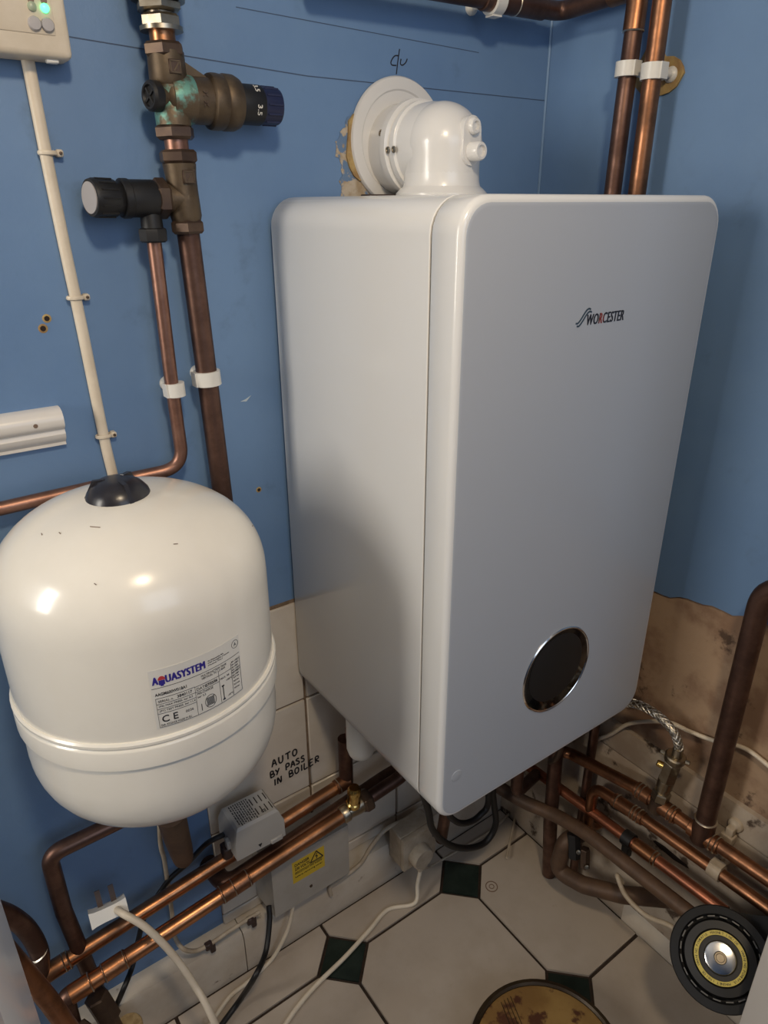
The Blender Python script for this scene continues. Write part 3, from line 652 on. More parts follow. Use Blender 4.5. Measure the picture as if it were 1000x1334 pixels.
# gauge port on the left, capped
bm = lathe(NB(), [(0.0105, 0), (0.0105, 0.020)], o + Vector((-0.004, -0.004, 0)), (-1, -0.25, 0), 20); link_mesh('gauge_port', bm, 'brass', prv)
bm = lathe(NB(), [(0.0135, 0), (0.0142, 0.002), (0.0142, 0.009), (0.012, 0.0115), (0.010, 0.0115), (0.009, 0.009), (0.0, 0.009)], o + Vector((-0.0155, -0.007, 0)), (-1, -0.25, 0), 24)
gp = link_mesh('port_cap', bm, 'black', prv)
bm = NB()
c = o + Vector((-0.0155, -0.007, 0)) + Vector((-1, -0.25, 0)).normalized()*0.0088; uu, vv, ww = frame((-1, -0.25, 0))
for a in (0.6, 0.6 + PI/2):
    d1 = uu*math.cos(a) + vv*math.sin(a); d2 = uu*-math.sin(a) + vv*math.cos(a)
    slab(bm, [c + d1*0.0088 + d2*0.0011, c - d1*0.0088 + d2*0.0011, c - d1*0.0088 - d2*0.0011, c + d1*0.0088 - d2*0.0011], ww*0.002)
link_mesh('cap_cross', bm, 'rubber', gp)
# green corrosion lying on the body, raised plates with a check mark
bm = lathe(NB(), [(0.0215, -0.002), (0.0228, 0.004), (0.0232, 0.014), (0.0226, 0.022)], o, (1, 0, 0), 32)
for v in list(bm.verts):
    if v.co.y > o.y + 0.004: v.co.y = o.y + 0.004
link_mesh('corrosion', bm, 'verdigris', prv)
def plate(z, par):
    c = AX(z) + Vector((0.002, -0.0182, 0)); bm = NB(); box(bm, c + Vector((-0.0065, -0.0015, -0.0065)), c + Vector((0.0065, 0.002, 0.0065)), 0.0006, 1)
    p = link_mesh('check_plate', bm, 'bronze', par)
    bm = NB()
    for st in ([(-0.005, -0.005), (-0.005, 0.005), (0.005, 0.005), (0.005, -0.005), (-0.005, -0.005)],):
        for a, b in zip(st, st[1:]): ribbon(bm, [a, b], 0.0012, (1, 0, 0), (0, 0, 1), c + Vector((0, -0.0015, 0)), 0.0006)
    ribbon(bm, [(-0.002, -0.004), (0.004, 0.004)], 0.0014, (1, 0, 0), (0, 0, 1), c + Vector((0, -0.0015, 0)), 0.0006)
    link_mesh('check_mark', bm, 'brass', p)
plate(0.1189, prv)
bm = NB(); c = o + Vector((0.030, -0.0226, 0.0))
for st in ([(-0.003, 0.007), (0.002, 0.002)], [(-0.003, 0.002), (0.002, 0.007)], [(-0.003, -0.002), (0.002, -0.007)], [(-0.003, -0.007), (0.002, -0.002)]): ribbon(bm, st, 0.0011, (1, 0, 0), (0, 0, 1), c, 0.0006)
link_mesh('cast_marks', bm, 'bronze', prv)
bm = NB(); nut(bm, AX(0.0549), AX(0.0685), 0.0208, 0.0); link_mesh('compression_nut', bm, 'bronze', prv)
tag(link_mesh('copper_pipe', cyl(NB(), AX(0.0418), AX(0.0593), 0.0125, 24), 'copperpink', None, AX(0.0418)), 'short pinkish copper stub between the reducing valve and the tee', 'pipe', 'copper pipes')
# tee and expansion relief valve
tee = thing('brass_tee', 'brass tee fitting with check mark, carrying the black relief valve', 'fitting', AX(0.0043))
bm = NB(); nut(bm, AX(0.0322), AX(0.0454), 0.0205, 0.35); link_mesh('compression_nut', bm, 'bronze', tee)
bm = lathe(NB(), [(0.0155, 0), (0.0172, 0.006), (0.0165, 0.03), (0.0165, 0.045), (0.0178, 0.0322 - -0.0253)], AX(-0.0253), AX(0.0322) - AX(-0.0253), 28)
link_mesh('body', bm, 'brass', tee)
ob = AX(-0.0020)
bm = lathe(NB(), [(0.0170, 0), (0.0145, 0.012), (0.0150, 0.022)], ob, (-1, 0, 0.0), 28); link_mesh('branch', bm, 'brass', tee)
plate(0.0190, tee)
bm = NB(); nut(bm, AX(-0.0377), AX(-0.0237), 0.0195, 0.2); link_mesh('compression_nut', bm, 'bronze', tee)
erv = thing('expansion_relief_valve', 'black plastic expansion relief valve with grey end cap, left of the tee', 'valve', ob + Vector((-0.04, 0, 0)))
bm = NB(); nut(bm, ob + Vector((-0.018, 0, 0)), ob + Vector((-0.033, 0, 0)), 0.0205, 0.5); link_mesh('union_nut', bm, 'bronze', erv)
rb = ob + Vector((-0.032, 0, 0))
link_mesh('body', lathe(NB(), [(0.0175, 0), (0.0185, 0.002), (0.0185, 0.028), (0.0195, 0.029), (0.0195, 0.036), (0.0185, 0.037)], rb, (-1, -0.05, 0.0), 32), 'black', erv)
hd = rb + Vector((-0.037, -0.002, 0.0))
bm = lathe(NB(), [(0.0165, 0), (0.0165, 0.006), (0.0180, 0.008), (0.0185, 0.030), (0.0175, 0.033), (0.0155, 0.0332)], hd, (-1, -0.22, 0.02), 32)
for k in range(14):
    a = 2*PI*k/14; uu, vv, ww = frame((-1, -0.22, 0.02)); c = hd + (uu*math.cos(a) + vv*math.sin(a))*0.0182
    tube(bm, [c + ww*0.010, c + ww*0.028], 0.0013, 6)
link_mesh('turn_head', bm, 'black', erv)
link_mesh('end_cap', lathe(NB(), [(0.0152, 0.031), (0.0150, 0.0342), (0.0, 0.0350)], hd, (-1, -0.22, 0.02), 32), 'greybutton', erv)
db = Vector((-0.1555, CPY, ob.z))
link_mesh('outlet', cyl(NB(), db + Vector((0, 0, -0.004)), db + Vector((0, 0, -0.034)), 0.0105, 24, 0.0120), 'black', erv)
bm = NB(); lathe(bm, [(0.0130, 0), (0.0150, 0.001), (0.0155, 0.004), (0.0150, 0.013), (0.0130, 0.0145)], db + Vector((0, 0, -0.029)), (0, 0, -1), 8); link_mesh('outlet_nut', bm, 'black', erv)
# pipes
tag(link_mesh('copper_pipe', tube(NB(), fillet([AX(-0.0362), AX(-0.40), AX(-0.69), (-0.225, CPY, -0.70), (-0.245, -0.10, -0.72)], 0.03, 8), 0.0125, 24), 'copperdark', None, AX(-0.69)), 'dark brown vertical copper pipe running down from the brass tee behind the vessel', 'pipe', 'copper pipes')
pts = fillet([db + Vector((0, 0, -0.038)), (-0.1560, CPY, -0.20), (-0.1530, CPY+0.004, -0.308), (-0.21, -0.022, -0.312), (-1.0, -0.022, -0.328)], 0.052, 12)
tag(link_mesh('copper_pipe', tube(NB(), pts, 0.0079, 18), 'copperpink', None, (-0.156, CPY, -0.31)), 'thin copper discharge pipe with a swept bend, from the relief valve to the left', 'pipe', 'copper pipes')
pipe_clip((-0.1527,-0.0360,-0.2085), (0.02, 0, -1), Yw, 0.0079, 'white pipe clip on the thin discharge pipe', 0.016, (0.008, 0, 0), reach=0.036)
pipe_clip((-0.1114,-0.0360,-0.2003), (0.03, 0, -1), Yw, 0.0125, 'white pipe clip on the dark vertical pipe left of the boiler', 0.017, (0.004, 0, 0), reach=0.036)

# ---------------------------------------------------------------- heating programmer, cable and rail
pg = thing('heating_programmer', 'cream heating programmer box with two grey buttons and a green light', 'controller', (-0.33, 0, 0.12))
link_mesh('case', box(NB(), (-0.47, -0.034, 0.1185), (-0.2095, 0.0, 0.235), 0.006, 3), 'cream', pg)
link_mesh('face_panel', box(NB(), (-0.455, -0.0352, 0.1365), (-0.2225, -0.032, 0.225), 0.0015, 2), 'cream', pg)
for p in ((-0.2403,-0.0360,0.1444), (-0.2291,-0.0360,0.1444)):
    link_mesh('button', lathe(NB(), [(0.0060, -0.002), (0.0058, 0.0012), (0.0050, 0.0022), (0, 0.0024)], p, (0, -1, 0), 24), 'greybutton', pg)
for p, m in (((-0.2291,-0.0360,0.1574), 'led_on'), ((-0.2401,-0.0360,0.1575), 'led_off')):
    link_mesh('indicator_light', lathe(NB(), [(0.0040, -0.002), (0.0038, 0.0010), (0.0025, 0.002), (0, 0.0023)], p, (0, -1, 0), 16), m, pg)
for p in ((-0.2290,-0.0360,0.1629), (-0.2401,-0.0360,0.1624)):
    link_mesh('indicator_light', lathe(NB(), [(0.0028, -0.002), (0.0026, 0.0010), (0, 0.0012)], p, (0, -1, 0), 14), 'stain', pg)
link_mesh('fixing_lug', box(NB(), (-0.233, -0.028, 0.1155), (-0.222, -0.020, 0.120), 0.001, 1), 'white', pg)
pts = spline([(-0.2455, -0.0075, 0.125), (-0.2440, -0.007, 0.0395), (-0.2415, -0.007, -0.05), (-0.2385, -0.007, -0.13), (-0.2350, -0.007, -0.2606), (-0.2320, -0.007, -0.315), (-0.2300, -0.007, -0.40), (-0.228, -0.007, -0.70)], 6)
tag(link_mesh('flat_cable', xform(tube(NB(), pts, 0.0062, 14), lambda c: (c.x, -0.0005 + (c.y+0.0005)*0.85, c.z)), 'cream', None, (-0.235, 0, -0.70)), 'cream cable clipped to the blue wall, from the programmer down behind the vessel', 'cable')
for (x, z), lb in zip(((-0.2420, 0.0400), (-0.2395, -0.1005), (-0.2350, -0.2585)), ('cream cable clip highest on the wall, just above the relief valve', 'cream cable clip halfway down the cream cable', 'cream cable clip just above the vessel, lowest on the cable')):
    t = thing('cable_clip', lb, 'clip', (x, 0, z), 'cream cable clips on the wall cable')
    bm = NB(); tube(bm, [(x + 0.0085*math.cos(R(a)), -0.006 - 0.0065*math.sin(R(a)), z) for a in range(-50, 231, 20)], 0.0013, 8)
    xform(bm, lambda c: (c.x, c.y, z + (c.z-z)*1.7)); link_mesh('saddle', bm, 'cream', t)
    bm = NB(); box(bm, (x+0.0075, -0.010, z-0.0035), (x+0.0145, 0.0, z+0.0035), 0.0015, 1); link_mesh('nail_tab', bm, 'cream', t)
    link_mesh('nail', lathe(NB(), [(0.0017, 0), (0.0016, 0.001), (0, 0.0014)], (x+0.0115, -0.010, z), (0, -1, 0), 10), 'bronze', t)
rl = NB()
prof = [(0, -0.2160), (-0.010, -0.2160), (-0.0175, -0.2190), (-0.0215, -0.2255), (-0.0215, -0.2335), (-0.0185, -0.2375), (-0.0150, -0.2395), (-0.0150, -0.2420), (-0.0165, -0.2450), (-0.0150, -0.2500), (-0.0105, -0.2540), (-0.0080, -0.2565), (-0.0080, -0.2600), (0, -0.2610)]
slab(rl, [(-0.95, y, z) for y, z in prof], (0.6725, 0, 0))
rail = tag(link_mesh('dado_rail', rl, 'rail', None, (-0.60, 0, -0.24)), 'short end of a white moulded rail cut off on the blue wall above the vessel', 'rail')
link_mesh('nail_hole', lathe(NB(), [(0.0026, 0), (0.0024, 0.0006), (0, 0.0007)], (-0.3075, -0.0212, -0.2300), (0, -1, 0), 10), 'stain', rail)

# ---------------------------------------------------------------- pipes on the right wall, top
p1x = 0.440
pts = fillet([(0.05, -0.046, 0.226), (0.447, -0.046, 0.2335), (0.447, -0.172, 0.238), (0.442, -0.1725, 0.10), (0.438, -0.169, -0.60)], 0.020, 8)
pp = tag(link_mesh('copper_pipe', tube(NB(), pts, 0.0115, 20), 'copperdark', None, (0.44, -0.17, -0.6)), 'dark copper pipe along the top of the back wall, turning down behind the boiler', 'pipe', 'copper pipes')
link_mesh('coupling', cyl(NB(), (0.412, -0.046, 0.2330), (0.300, -0.046, 0.2308), 0.0138, 20, bev=0.001), 'copperdark', pp)
link_mesh('coupling', tube(NB(), fillet([(0.447, -0.13, 0.2365), (0.447, -0.172, 0.238), (0.4445, -0.1722, 0.19)], 0.021, 8), 0.0132, 20), 'copper', pp)
link_mesh('solder_ring', lathe(NB(), [(0.0137, 0), (0.0148, 0.001), (0.0137, 0.002)], (0.357, -0.046, 0.232), (1, 0, 0.02), 20), 'solder', pp)
link_mesh('solder_ring', lathe(NB(), [(0.0130, 0), (0.0142, 0.001), (0.0130, 0.002)], (0.4446, -0.1722, 0.19), (0.02, 0, 1), 20), 'solder', pp)
pq = tag(link_mesh('copper_pipe', cyl(NB(), (0.440, -0.2135, 0.60), (0.440, -0.2115, -0.62), 0.0115, 20), 'copper', None, (0.44, -0.21, -0.6)), 'brighter vertical copper pipe on the right wall behind the boiler', 'pipe', 'copper pipes')
pipe_clip((0.441, -0.1725, 0.1495), (0, 0, 1), Xw, 0.0115, 'white pipe clip on the darker of the two upper right pipes', 0.017, reach=0.039)
pipe_clip((0.440, -0.2130, 0.1420), (0, 0, 1), Xw, 0.0115, 'white pipe clip on the brighter of the two upper right pipes', 0.018, reach=0.040)
pipe_clip((0.322, -0.046, 0.2312), (1, 0, 0.02), Yw, 0.0140, 'white pipe clip on the dark horizontal pipe at the top', 0.016, reach=0.046)

# ---------------------------------------------------------------- pipes low on the right wall
XP = 0.430
def rings(par, path_pts, r, m='solder'):
    for p, d in path_pts: link_mesh('solder_ring', lathe(NB(), [(r, -0.001), (r+0.0013, 0), (r, 0.001)], p, d, 18), m, par)
# A: cold feed with tee to the filling loop and the big riser
pa = tag(link_mesh('copper_pipe', tube(NB(), fillet([(0.39, -0.165, -0.80), (0.405, -0.185, -0.938), (XP, -0.235, -0.9345), (XP, -0.37, -0.906), (XP, -0.46, -0.9035), (XP, -0.651, -0.895)], 0.03, 8), 0.0108, 18), 'copper', None, (XP, -0.4, -0.9)), 'copper pipe nearest the wall at right, carrying the valve and the thick riser', 'pipe', 'copper pipes')
dA = Vector((0, -1, 0.02))
for y0, y1 in ((-0.372, -0.400), (-0.418, -0.448), (-0.470, -0.52)):
    link_mesh('coupling', cyl(NB(), (XP, y0, -0.906 - (y0+0.37)*0.02), (XP, y1, -0.906 - (y1+0.37)*0.02), 0.0133, 20, bev=0.001), 'copper', pa)
rings(pa, [((XP, y, -0.906 - (y+0.37)*0.02), dA) for y in (-0.378, -0.385, -0.436, -0.443, -0.508, -0.515)], 0.0134)
# thick riser F
pf = tag(link_mesh('copper_pipe', tube(NB(), fillet([(XP, -0.4905, -0.905), (XP, -0.4905, -0.455), (XP, -0.651, -0.450)], 0.042, 10), 0.0145, 22), 'copperdark', None, (XP, -0.49, -0.9)), 'thick dark copper riser with an elbow at its top, far right', 'pipe', 'copper pipes')
link_mesh('tee_socket', cyl(NB(), (XP, -0.4905, -0.915), (XP, -0.4905, -0.872), 0.0165, 22, bev=0.001), 'copperdark', pf)
rings(pf, [((XP, -0.4905, -0.8715), (0, 0, 1))], 0.0158)
# B
pb = tag(link_mesh('copper_pipe', tube(NB(), fillet([(0.490, -0.300, -1.075), (XP, -0.292, -1.07), (XP, -0.292, -0.966), (XP, -0.40, -0.9555), (XP, -0.651, -0.9445)], 0.03, 8), 0.0100, 18), 'copper', None, (XP, -0.3, -1.24)), 'copper pipe with a down-turned elbow, second from the wall at right', 'pipe', 'copper pipes')
link_mesh('coupling', cyl(NB(), (XP, -0.335, -0.9615), (XP, -0.395, -0.9557), 0.0122, 20, bev=0.001), 'copper', pb)
rings(pb, [((XP, y, -0.9555 - (y+0.4)*0.06), (0, -1, 0.05)) for y in (-0.343, -0.374, -0.380, -0.387)], 0.0124)
# C
pc = tag(link_mesh('copper_pipe', tube(NB(), [(0.425, -0.13, -1.033), (XP, -0.30, -1.0245), (XP, -0.45, -1.0165), (XP, -0.552, -1.012)], 0.0100, 18), 'copperred', None, (XP, -0.3, -1.03)), 'reddened copper pipe with a black clip, third from the wall at right', 'pipe', 'copper pipes')
link_mesh('coupling', cyl(NB(), (XP, -0.388, -1.0200), (XP, -0.432, -1.0175), 0.0124, 20, bev=0.001), 'copperbright', pc)
rings(pc, [((XP, y, -1.0175), (0, -1, 0.05)) for y in (-0.425, -0.431)], 0.0124)
# D dark coated pipe
tag(link_mesh('copper_pipe', tube(NB(), spline([(0.360, -0.06, -1.075), (0.378, -0.17, -1.070), (0.398, -0.2401, -1.0617), (0.400, -0.3171, -1.0445), (0.400, -0.4086, -1.0387), (0.400, -0.50, -1.034), (0.402, -0.535, -1.036)], 4), 0.0128, 18), 'lagging', None, (0.4, -0.4, -1.04)), 'dark brown coated pipe in front of the reddened pipe, lower right', 'pipe', 'copper pipes')
# E floor loop
pe = tag(link_mesh('copper_pipe', tube(NB(), fillet([(0.425, -0.285, -1.085), (0.392, -0.275, -1.094), (0.387, -0.268, -1.172), (0.395, -0.325, -1.160), (0.418, -0.39, -1.135), (0.482, -0.45, -1.132)], 0.022, 8), 0.0155, 18), 'lagging', None, (0.4, -0.3, -1.24)), 'brown pipe bend looping out low over the floor tiles, lower right', 'pipe', 'copper pipes')
# dark verticals under the boiler
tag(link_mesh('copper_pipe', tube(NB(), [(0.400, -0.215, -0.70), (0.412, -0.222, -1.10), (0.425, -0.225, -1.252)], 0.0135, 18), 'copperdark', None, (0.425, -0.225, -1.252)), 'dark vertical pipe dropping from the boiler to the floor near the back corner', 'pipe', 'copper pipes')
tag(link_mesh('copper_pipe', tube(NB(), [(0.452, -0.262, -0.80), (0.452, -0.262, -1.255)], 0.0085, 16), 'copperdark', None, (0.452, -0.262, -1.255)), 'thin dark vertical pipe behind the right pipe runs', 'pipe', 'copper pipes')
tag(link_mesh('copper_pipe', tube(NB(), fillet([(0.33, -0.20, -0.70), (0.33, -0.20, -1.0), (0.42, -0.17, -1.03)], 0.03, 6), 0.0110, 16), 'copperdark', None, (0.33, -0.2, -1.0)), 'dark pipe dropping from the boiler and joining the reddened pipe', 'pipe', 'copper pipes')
# small drain cock and valves between C and E
dc = thing('drain_valve', 'small dark drain valve with bright screws between the lower right pipes', 'valve', (0.405, -0.292, -1.075))
bm = NB(); nut(bm, (0.400, -0.285, -1.070), (0.392, -0.300, -1.112), 0.0125, 0.2); link_mesh('body', bm, 'black', dc)
bm = NB(); nut(bm, (0.405, -0.31, -1.088), (0.400, -0.318, -1.125), 0.0095, 0.2); link_mesh('union_nut', bm, 'bronze', dc)
link_mesh('screw', lathe(NB(), [(0.004, 0), (0.004, 0.006), (0, 0.007)], (0.395, -0.303, -1.095), (-0.6, -0.6, 0.5), 10), 'nickel', dc)
link_mesh('screw', lathe(NB(), [(0.0045, 0), (0.004, 0.010), (0, 0.011)], (0.398, -0.322, -1.115), (-0.6, -0.6, 0.5), 10), 'nickel', dc)
# clips
t = pipe_clip((XP, -0.5231, -0.9487), (0, 1, -0.045), Xw, 0.0100, 'dirty white clip around the lower right copper pipe', 0.019, reach=0.040, m='dirtycream')
t = thing('pipe_clip', 'open dirty cream clip screwed to the skirting with no pipe in it', 'clip', (0.4715, -0.518, -0.885), 'white plastic pipe clips')
link_mesh('base', lathe(NB(), [(0.0120, 0), (0.0120, 0.003), (0.0105, 0.005), (0.006, 0.006), (0.004, 0.008), (0, 0.008)], (0.4715, -0.518, -0.884), Xw, 20), 'dirtycream', t)
bm = NB(); box(bm, (0.452, -0.526, -0.914), (0.468, -0.506, -0.898), 0.002, 2); box(bm, (0.455, -0.523, -0.900), (0.468, -0.511, -0.884), 0.002, 2); link_mesh('jaw', bm, 'dirtycream', t)
t = thing('pipe_clip', 'black plastic clip around the reddened pipe, lower right', 'clip', (XP, -0.373, -1.045), 'black clips on pipes')
link_mesh('ring', lathe(NB(), [(0.0103, 0), (0.0138, 0.0), (0.0138, 0.018), (0.0103, 0.018)], (XP, -0.366, -1.0212), (0, -1, 0.05), 20), 'black', t)
bm = NB(); box(bm, (XP-0.008, -0.382, -1.060), (XP+0.008, -0.368, -1.030), 0.002, 1); link_mesh('base', bm, 'black', t)
# filling loop valve and braided hose
fv = thing('filling_valve', 'grey metal filling valve with lever standing on the right pipe', 'valve', (XP, -0.4125, -0.905))
base = Vector((XP, -0.4125, -0.905)); top = Vector((XP-0.004, -0.4275, -0.788)); dv = (top - base).normalized()
P_ = lambda t: base + (top - base)*t
bm = NB(); lathe(bm, [(0.0135, 0), (0.0135, 0.026)], base - dv*0.014, dv, 18); link_mesh('tee_branch', bm, 'bronze', fv)
bm = NB(); nut(bm, P_(0.10), P_(0.26), 0.0145); link_mesh('compression_nut', bm, 'nickel', fv)
bm = NB(); lathe(bm, [(0.0095, 0), (0.0095, 0.012)], P_(0.24), dv, 18); lathe(bm, [(0.0128, 0), (0.0128, 0.018)], P_(0.36), dv, 18); link_mesh('neck', bm, 'nickel', fv)
bm = NB(); nut(bm, P_(0.50), P_(0.86), 0.0138, 0.4); link_mesh('body', bm, 'nickel', fv)
bm = NB(); lathe(bm, [(0.0150, 0), (0.0160, 0.002), (0.0160, 0.010), (0.014, 0.012)], P_(0.88), dv, 20)
for s in (-1, 1): lathe(bm, [(0.0035, 0), (0.0035, 0.022), (0, 0.023)], P_(0.92), Vector((0.25*s, -0.85*s, 0.1)), 8)
link_mesh('top_collar', bm, 'nickel', fv)
bm = NB(); lathe(bm, [(0.0055, 0), (0.0055, 0.020), (0.004, 0.022), (0, 0.022)], P_(0.70), (-0.35, 0.9, 0.15), 12); link_mesh('test_spindle', bm, 'brassbright', fv)
hose = thing('braided_hose', 'steel braided hose arching from under the boiler to the filling valve', 'hose', top)
hp = spline([(0.40, -0.25, -0.765), (0.423, -0.31, -0.762), (XP, -0.345, -0.748), (XP, -0.380, -0.744), (XP-0.001, -0.412, -0.753), (XP-0.003, -0.4275, -0.772), (XP-0.004, -0.4290, -0.790)], 10)
hb = link_mesh('hose', tube(NB(), hp, 0.0062, 14), 'nickel', hose)
bm = NB(); n = len(hp)
for s in (-1, 1):
    for k in range(5):
        pth = []; u = None
        for i in range(n):
            tt = (hp[min(i+1, n-1)] - hp[max(i-1, 0)]).normalized()
            u = frame(tt)[0] if u is None else (u - tt*u.dot(tt)).normalized(); v = tt.cross(u); a = s*i*0.42 + 2*PI*k/5
            pth.append(hp[i] + (u*math.cos(a) + v*math.sin(a))*0.0063)
        tube(bm, pth, 0.0011, 5, False)
o_ = link_mesh('braid', bm, 'steel', hb); o_['kind'] = 'stuff'
link_mesh('ferrule', cyl(NB(), (XP-0.0038, -0.4285, -0.776), (XP-0.004, -0.4288, -0.800), 0.0078, 16), 'nickel', hose)
h2 = spline([(0.375, -0.255, -0.735), (0.366, -0.262, -0.80), (0.362, -0.262, -0.86), (0.368, -0.250, -0.90), (0.380, -0.230, -0.93)], 8)
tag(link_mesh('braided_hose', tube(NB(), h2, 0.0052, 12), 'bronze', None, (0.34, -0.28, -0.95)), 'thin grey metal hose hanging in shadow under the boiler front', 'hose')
# cables on the right
tag(link_mesh('cable', tube(NB(), spline([(0.474, -0.240, -0.935), (0.466, -0.262, -0.90), (0.464, -0.288, -0.868), (0.466, -0.32, -0.823), (0.467, -0.379, -0.779), (0.470, -0.42, -0.772), (0.474, -0.4566, -0.7655), (0.475, -0.50, -0.7485), (0.475, -0.54, -0.754), (0.476, -0.62, -0.775), (0.476, -0.648, -0.782)], 8), 0.0035, 10), 'cream', None, (0.47, -0.4, -0.8)), 'thin cream cable looping across the brown plaster behind the riser', 'cable')
tag(link_mesh('cable', tube(NB(), spline([(0.40, -0.395, -1.085), (0.3900,-0.3895,-1.0673), (0.3850,-0.4138,-1.0873), (0.3850,-0.4554,-1.0910), (0.3850,-0.5013,-1.0688), (0.38, -0.53, -1.085)], 8), 0.0042, 10), 'dirtycream', None, (0.39, -0.45, -1.1)), 'dirty cream cable curving over the lower right pipes towards the filter', 'cable')

# ---------------------------------------------------------------- magnetic filter
fc = Vector((0.333, -0.594, -0.983)); fa = Vector((-0.60, -0.215, 0.77)).normalized()
fu = (Vector((0.8123, -0.5832, -0.0029)) - fa*Vector((0.8123, -0.5832, -0.0029)).dot(fa)).normalized(); fv = fa.cross(fu)
mf = thing('magnetic_filter', 'black round magnetic filter with yellow ring and mirror cap, lower right', 'filter', fc - fa*0.13)
FB = fc - fa*0.203
link_mesh('body', lathe(NB(), [(0.030, 0.075), (0.040, 0.080), (0.048, 0.10), (0.055, 0.15), (0.0615, 0.180), (0.0630, 0.200), (0.0615, 0.2035), (0.0520, 0.203), (0.0505, 0.195), (0.0500, 0.188), (0, 0.188)], FB, fa, 56), 'rubber', mf)
LB = fc - fa*0.0185
link_mesh('lid', lathe(NB(), [(0.0465, 0), (0.0465, 0.010), (0.0440, 0.0135), (0.0345, 0.0145), (0.0325, 0.0125), (0, 0.0125)], LB, fa, 56), 'black', mf)
for k in range(20):
    a = 2*PI*k/20; d2 = fu*math.cos(a) + fv*math.sin(a); d1 = fv*math.cos(a) - fu*math.sin(a); c = fc - fa*0.009 + d2*0.0488; bm = NB()
    slab(bm, [c + d1*0.0046 - d2*0.0007, c + d1*0.0046 + d2*0.0009, c - d1*0.0046 + d2*0.0009, c - d1*0.0046 - d2*0.0007], fa*0.0075)
    link_mesh('grip_rib', bm, 'greyrib', mf)
yr = link_mesh('yellow_ring', lathe(NB(), [(0.0268, 0.012), (0.0268, 0.0155), (0.0322, 0.0155), (0.0322, 0.012)], LB, fa, 56), 'ringyellow', mf)
pr = NB(); msg = 'POWERFUL MAGNET INSIDE  WARNING POWERFUL MAGNET INSIDE  WARNING '
for k, ch in enumerate(msg):
    if ch == ' ': continue
    a = R(150) - 2*PI*k/len(msg); t2 = text_bm(ch, None, 0.0029, 0.0003)
    d1 = fu*math.cos(a) + fv*math.sin(a); d2 = fu*math.sin(a) - fv*math.cos(a)
    place(t2, LB + fa*0.0156 + d1*0.0281 - d2*0.001, d2, d1); merge(pr, t2)
link_mesh('ring_print', pr, 'ink', yr)
link_mesh('mirror_cap', lathe(NB(), [(0.0205, 0.011), (0.0205, 0.015), (0.0190, 0.0172), (0.0175, 0.0176), (0, 0.0176)], LB, fa, 48), 'chrome', mf)
link_mesh('vent_screw', lathe(NB(), [(0.0080, 0.0176), (0.0080, 0.0230), (0.0070, 0.0245), (0.0055, 0.0245), (0.0048, 0.0230), (0, 0.0230)], LB, fa, 32), 'nickel', mf)
bm = NB(); q0 = fc - fa*0.075
slab(bm, [q0 + fu*x + fv*y for x, y in ((0.005, 0.0615), (0.040, 0.052), (0.085, 0.046), (0.120, 0.040), (0.120, -0.01), (0.085, -0.02), (0.02, 0.0))], fa*0.058); link_mesh('side_housing', bm, 'rubber', mf)
link_mesh('inlet_stub', tube(NB(), spline([fc - fa*0.115, fc - fa*0.140, (0.412, -0.590, -1.022)], 5), 0.014, 16), 'lagging', mf)

mf.scale = (1.055, 1.055, 1.055); mf.location = fc - fa*0.13*1.055

# ---------------------------------------------------------------- round lid in the foreground
lx, ly, lr, lz = 0.146, -0.470, 0.1205, -1.205
ld = thing('round_tub', 'round tub with stained yellow-brown lid and dark rim on the floor tiles', 'tub', (lx, ly, FZ))
link_mesh('body', lathe(NB(), [(lr-0.010, 0.0), (lr-0.006, 0.003), (lr-0.002, 0.05), (lr, 0.053), (lr, 0.056), (lr-0.006, 0.0575), (lr-0.009, 0.054), (lr-0.009, 0.049), (0, 0.049)], (lx, ly, FZ), (0, 0, 1), 64), 'rimdark', ld)
lid = link_mesh('lid', lathe(NB(), [(lr-0.0095, 0.0), (lr-0.0095, 0.0045), (lr-0.012, 0.0055), (0, 0.0055)], (lx, ly, FZ+0.048), (0, 0, 1), 64), 'lid', ld)
bm = NB()
for k in range(4):
    o2 = -0.036 + k*0.0062; L = math.sqrt((lr-0.013)**2 - o2**2)
    d1 = Vector((-0.36, -0.93, 0)).normalized(); d2 = Vector((-d1.y, d1.x, 0)); c = Vector((lx, ly, FZ+0.0535))
    a, b = c + d2*o2 - d1*L*0.95, c + d2*o2 + d1*L*0.4
    slab(bm, [a + d2*0.0005, b + d2*0.0005, b - d2*0.0005, a - d2*0.0005], (0, 0, 0.0006))
link_mesh('score_line', bm, 'rimdark', lid)

# ---------------------------------------------------------------- pipes low on the back wall
def P1(x): return Vector((x, -0.052, -0.9285 + (x-0.0574)*0.127 - 0.002))
pa1 = tag(link_mesh('copper_pipe', cyl(NB(), P1(-0.440), P1(0.062), 0.0112, 20), 'copperbright', None, P1(-0.2)), 'bright copper pipe just below the vessel, upper of the two sloping runs', 'pipe', 'copper pipes')
link_mesh('coupling', cyl(NB(), P1(-0.452), P1(-0.412), 0.0130, 20, bev=0.001), 'copperbright', pa1)
link_mesh('coupling', cyl(NB(), P1(0.035), P1(0.062), 0.0130, 20, bev=0.001), 'copper', pa1)
rings(pa1, [(P1(x), (1, 0, 0.12)) for x in (-0.414, -0.420, 0.04)], 0.0130)
link_mesh('elbow', tube(NB(), spline([P1(-0.440), P1(-0.452), (-0.4452,-0.0560,-0.9500), (-0.4465,-0.0580,-0.9135), (-0.4550,-0.0580,-0.8744), (-0.4724,-0.0580,-0.8384), (-0.5007,-0.0580,-0.8075), (-0.5846,-0.0580,-0.7597)], 6), 0.0125, 18), 'copperdark', pa1)
rings(pa1, [((-0.4456,-0.0570,-0.9405), Vector((-0.45, 0, 1)))], 0.0130)
def P2(x): return Vector((x, -0.090, -0.9573 + (x-0.0244)*0.118))
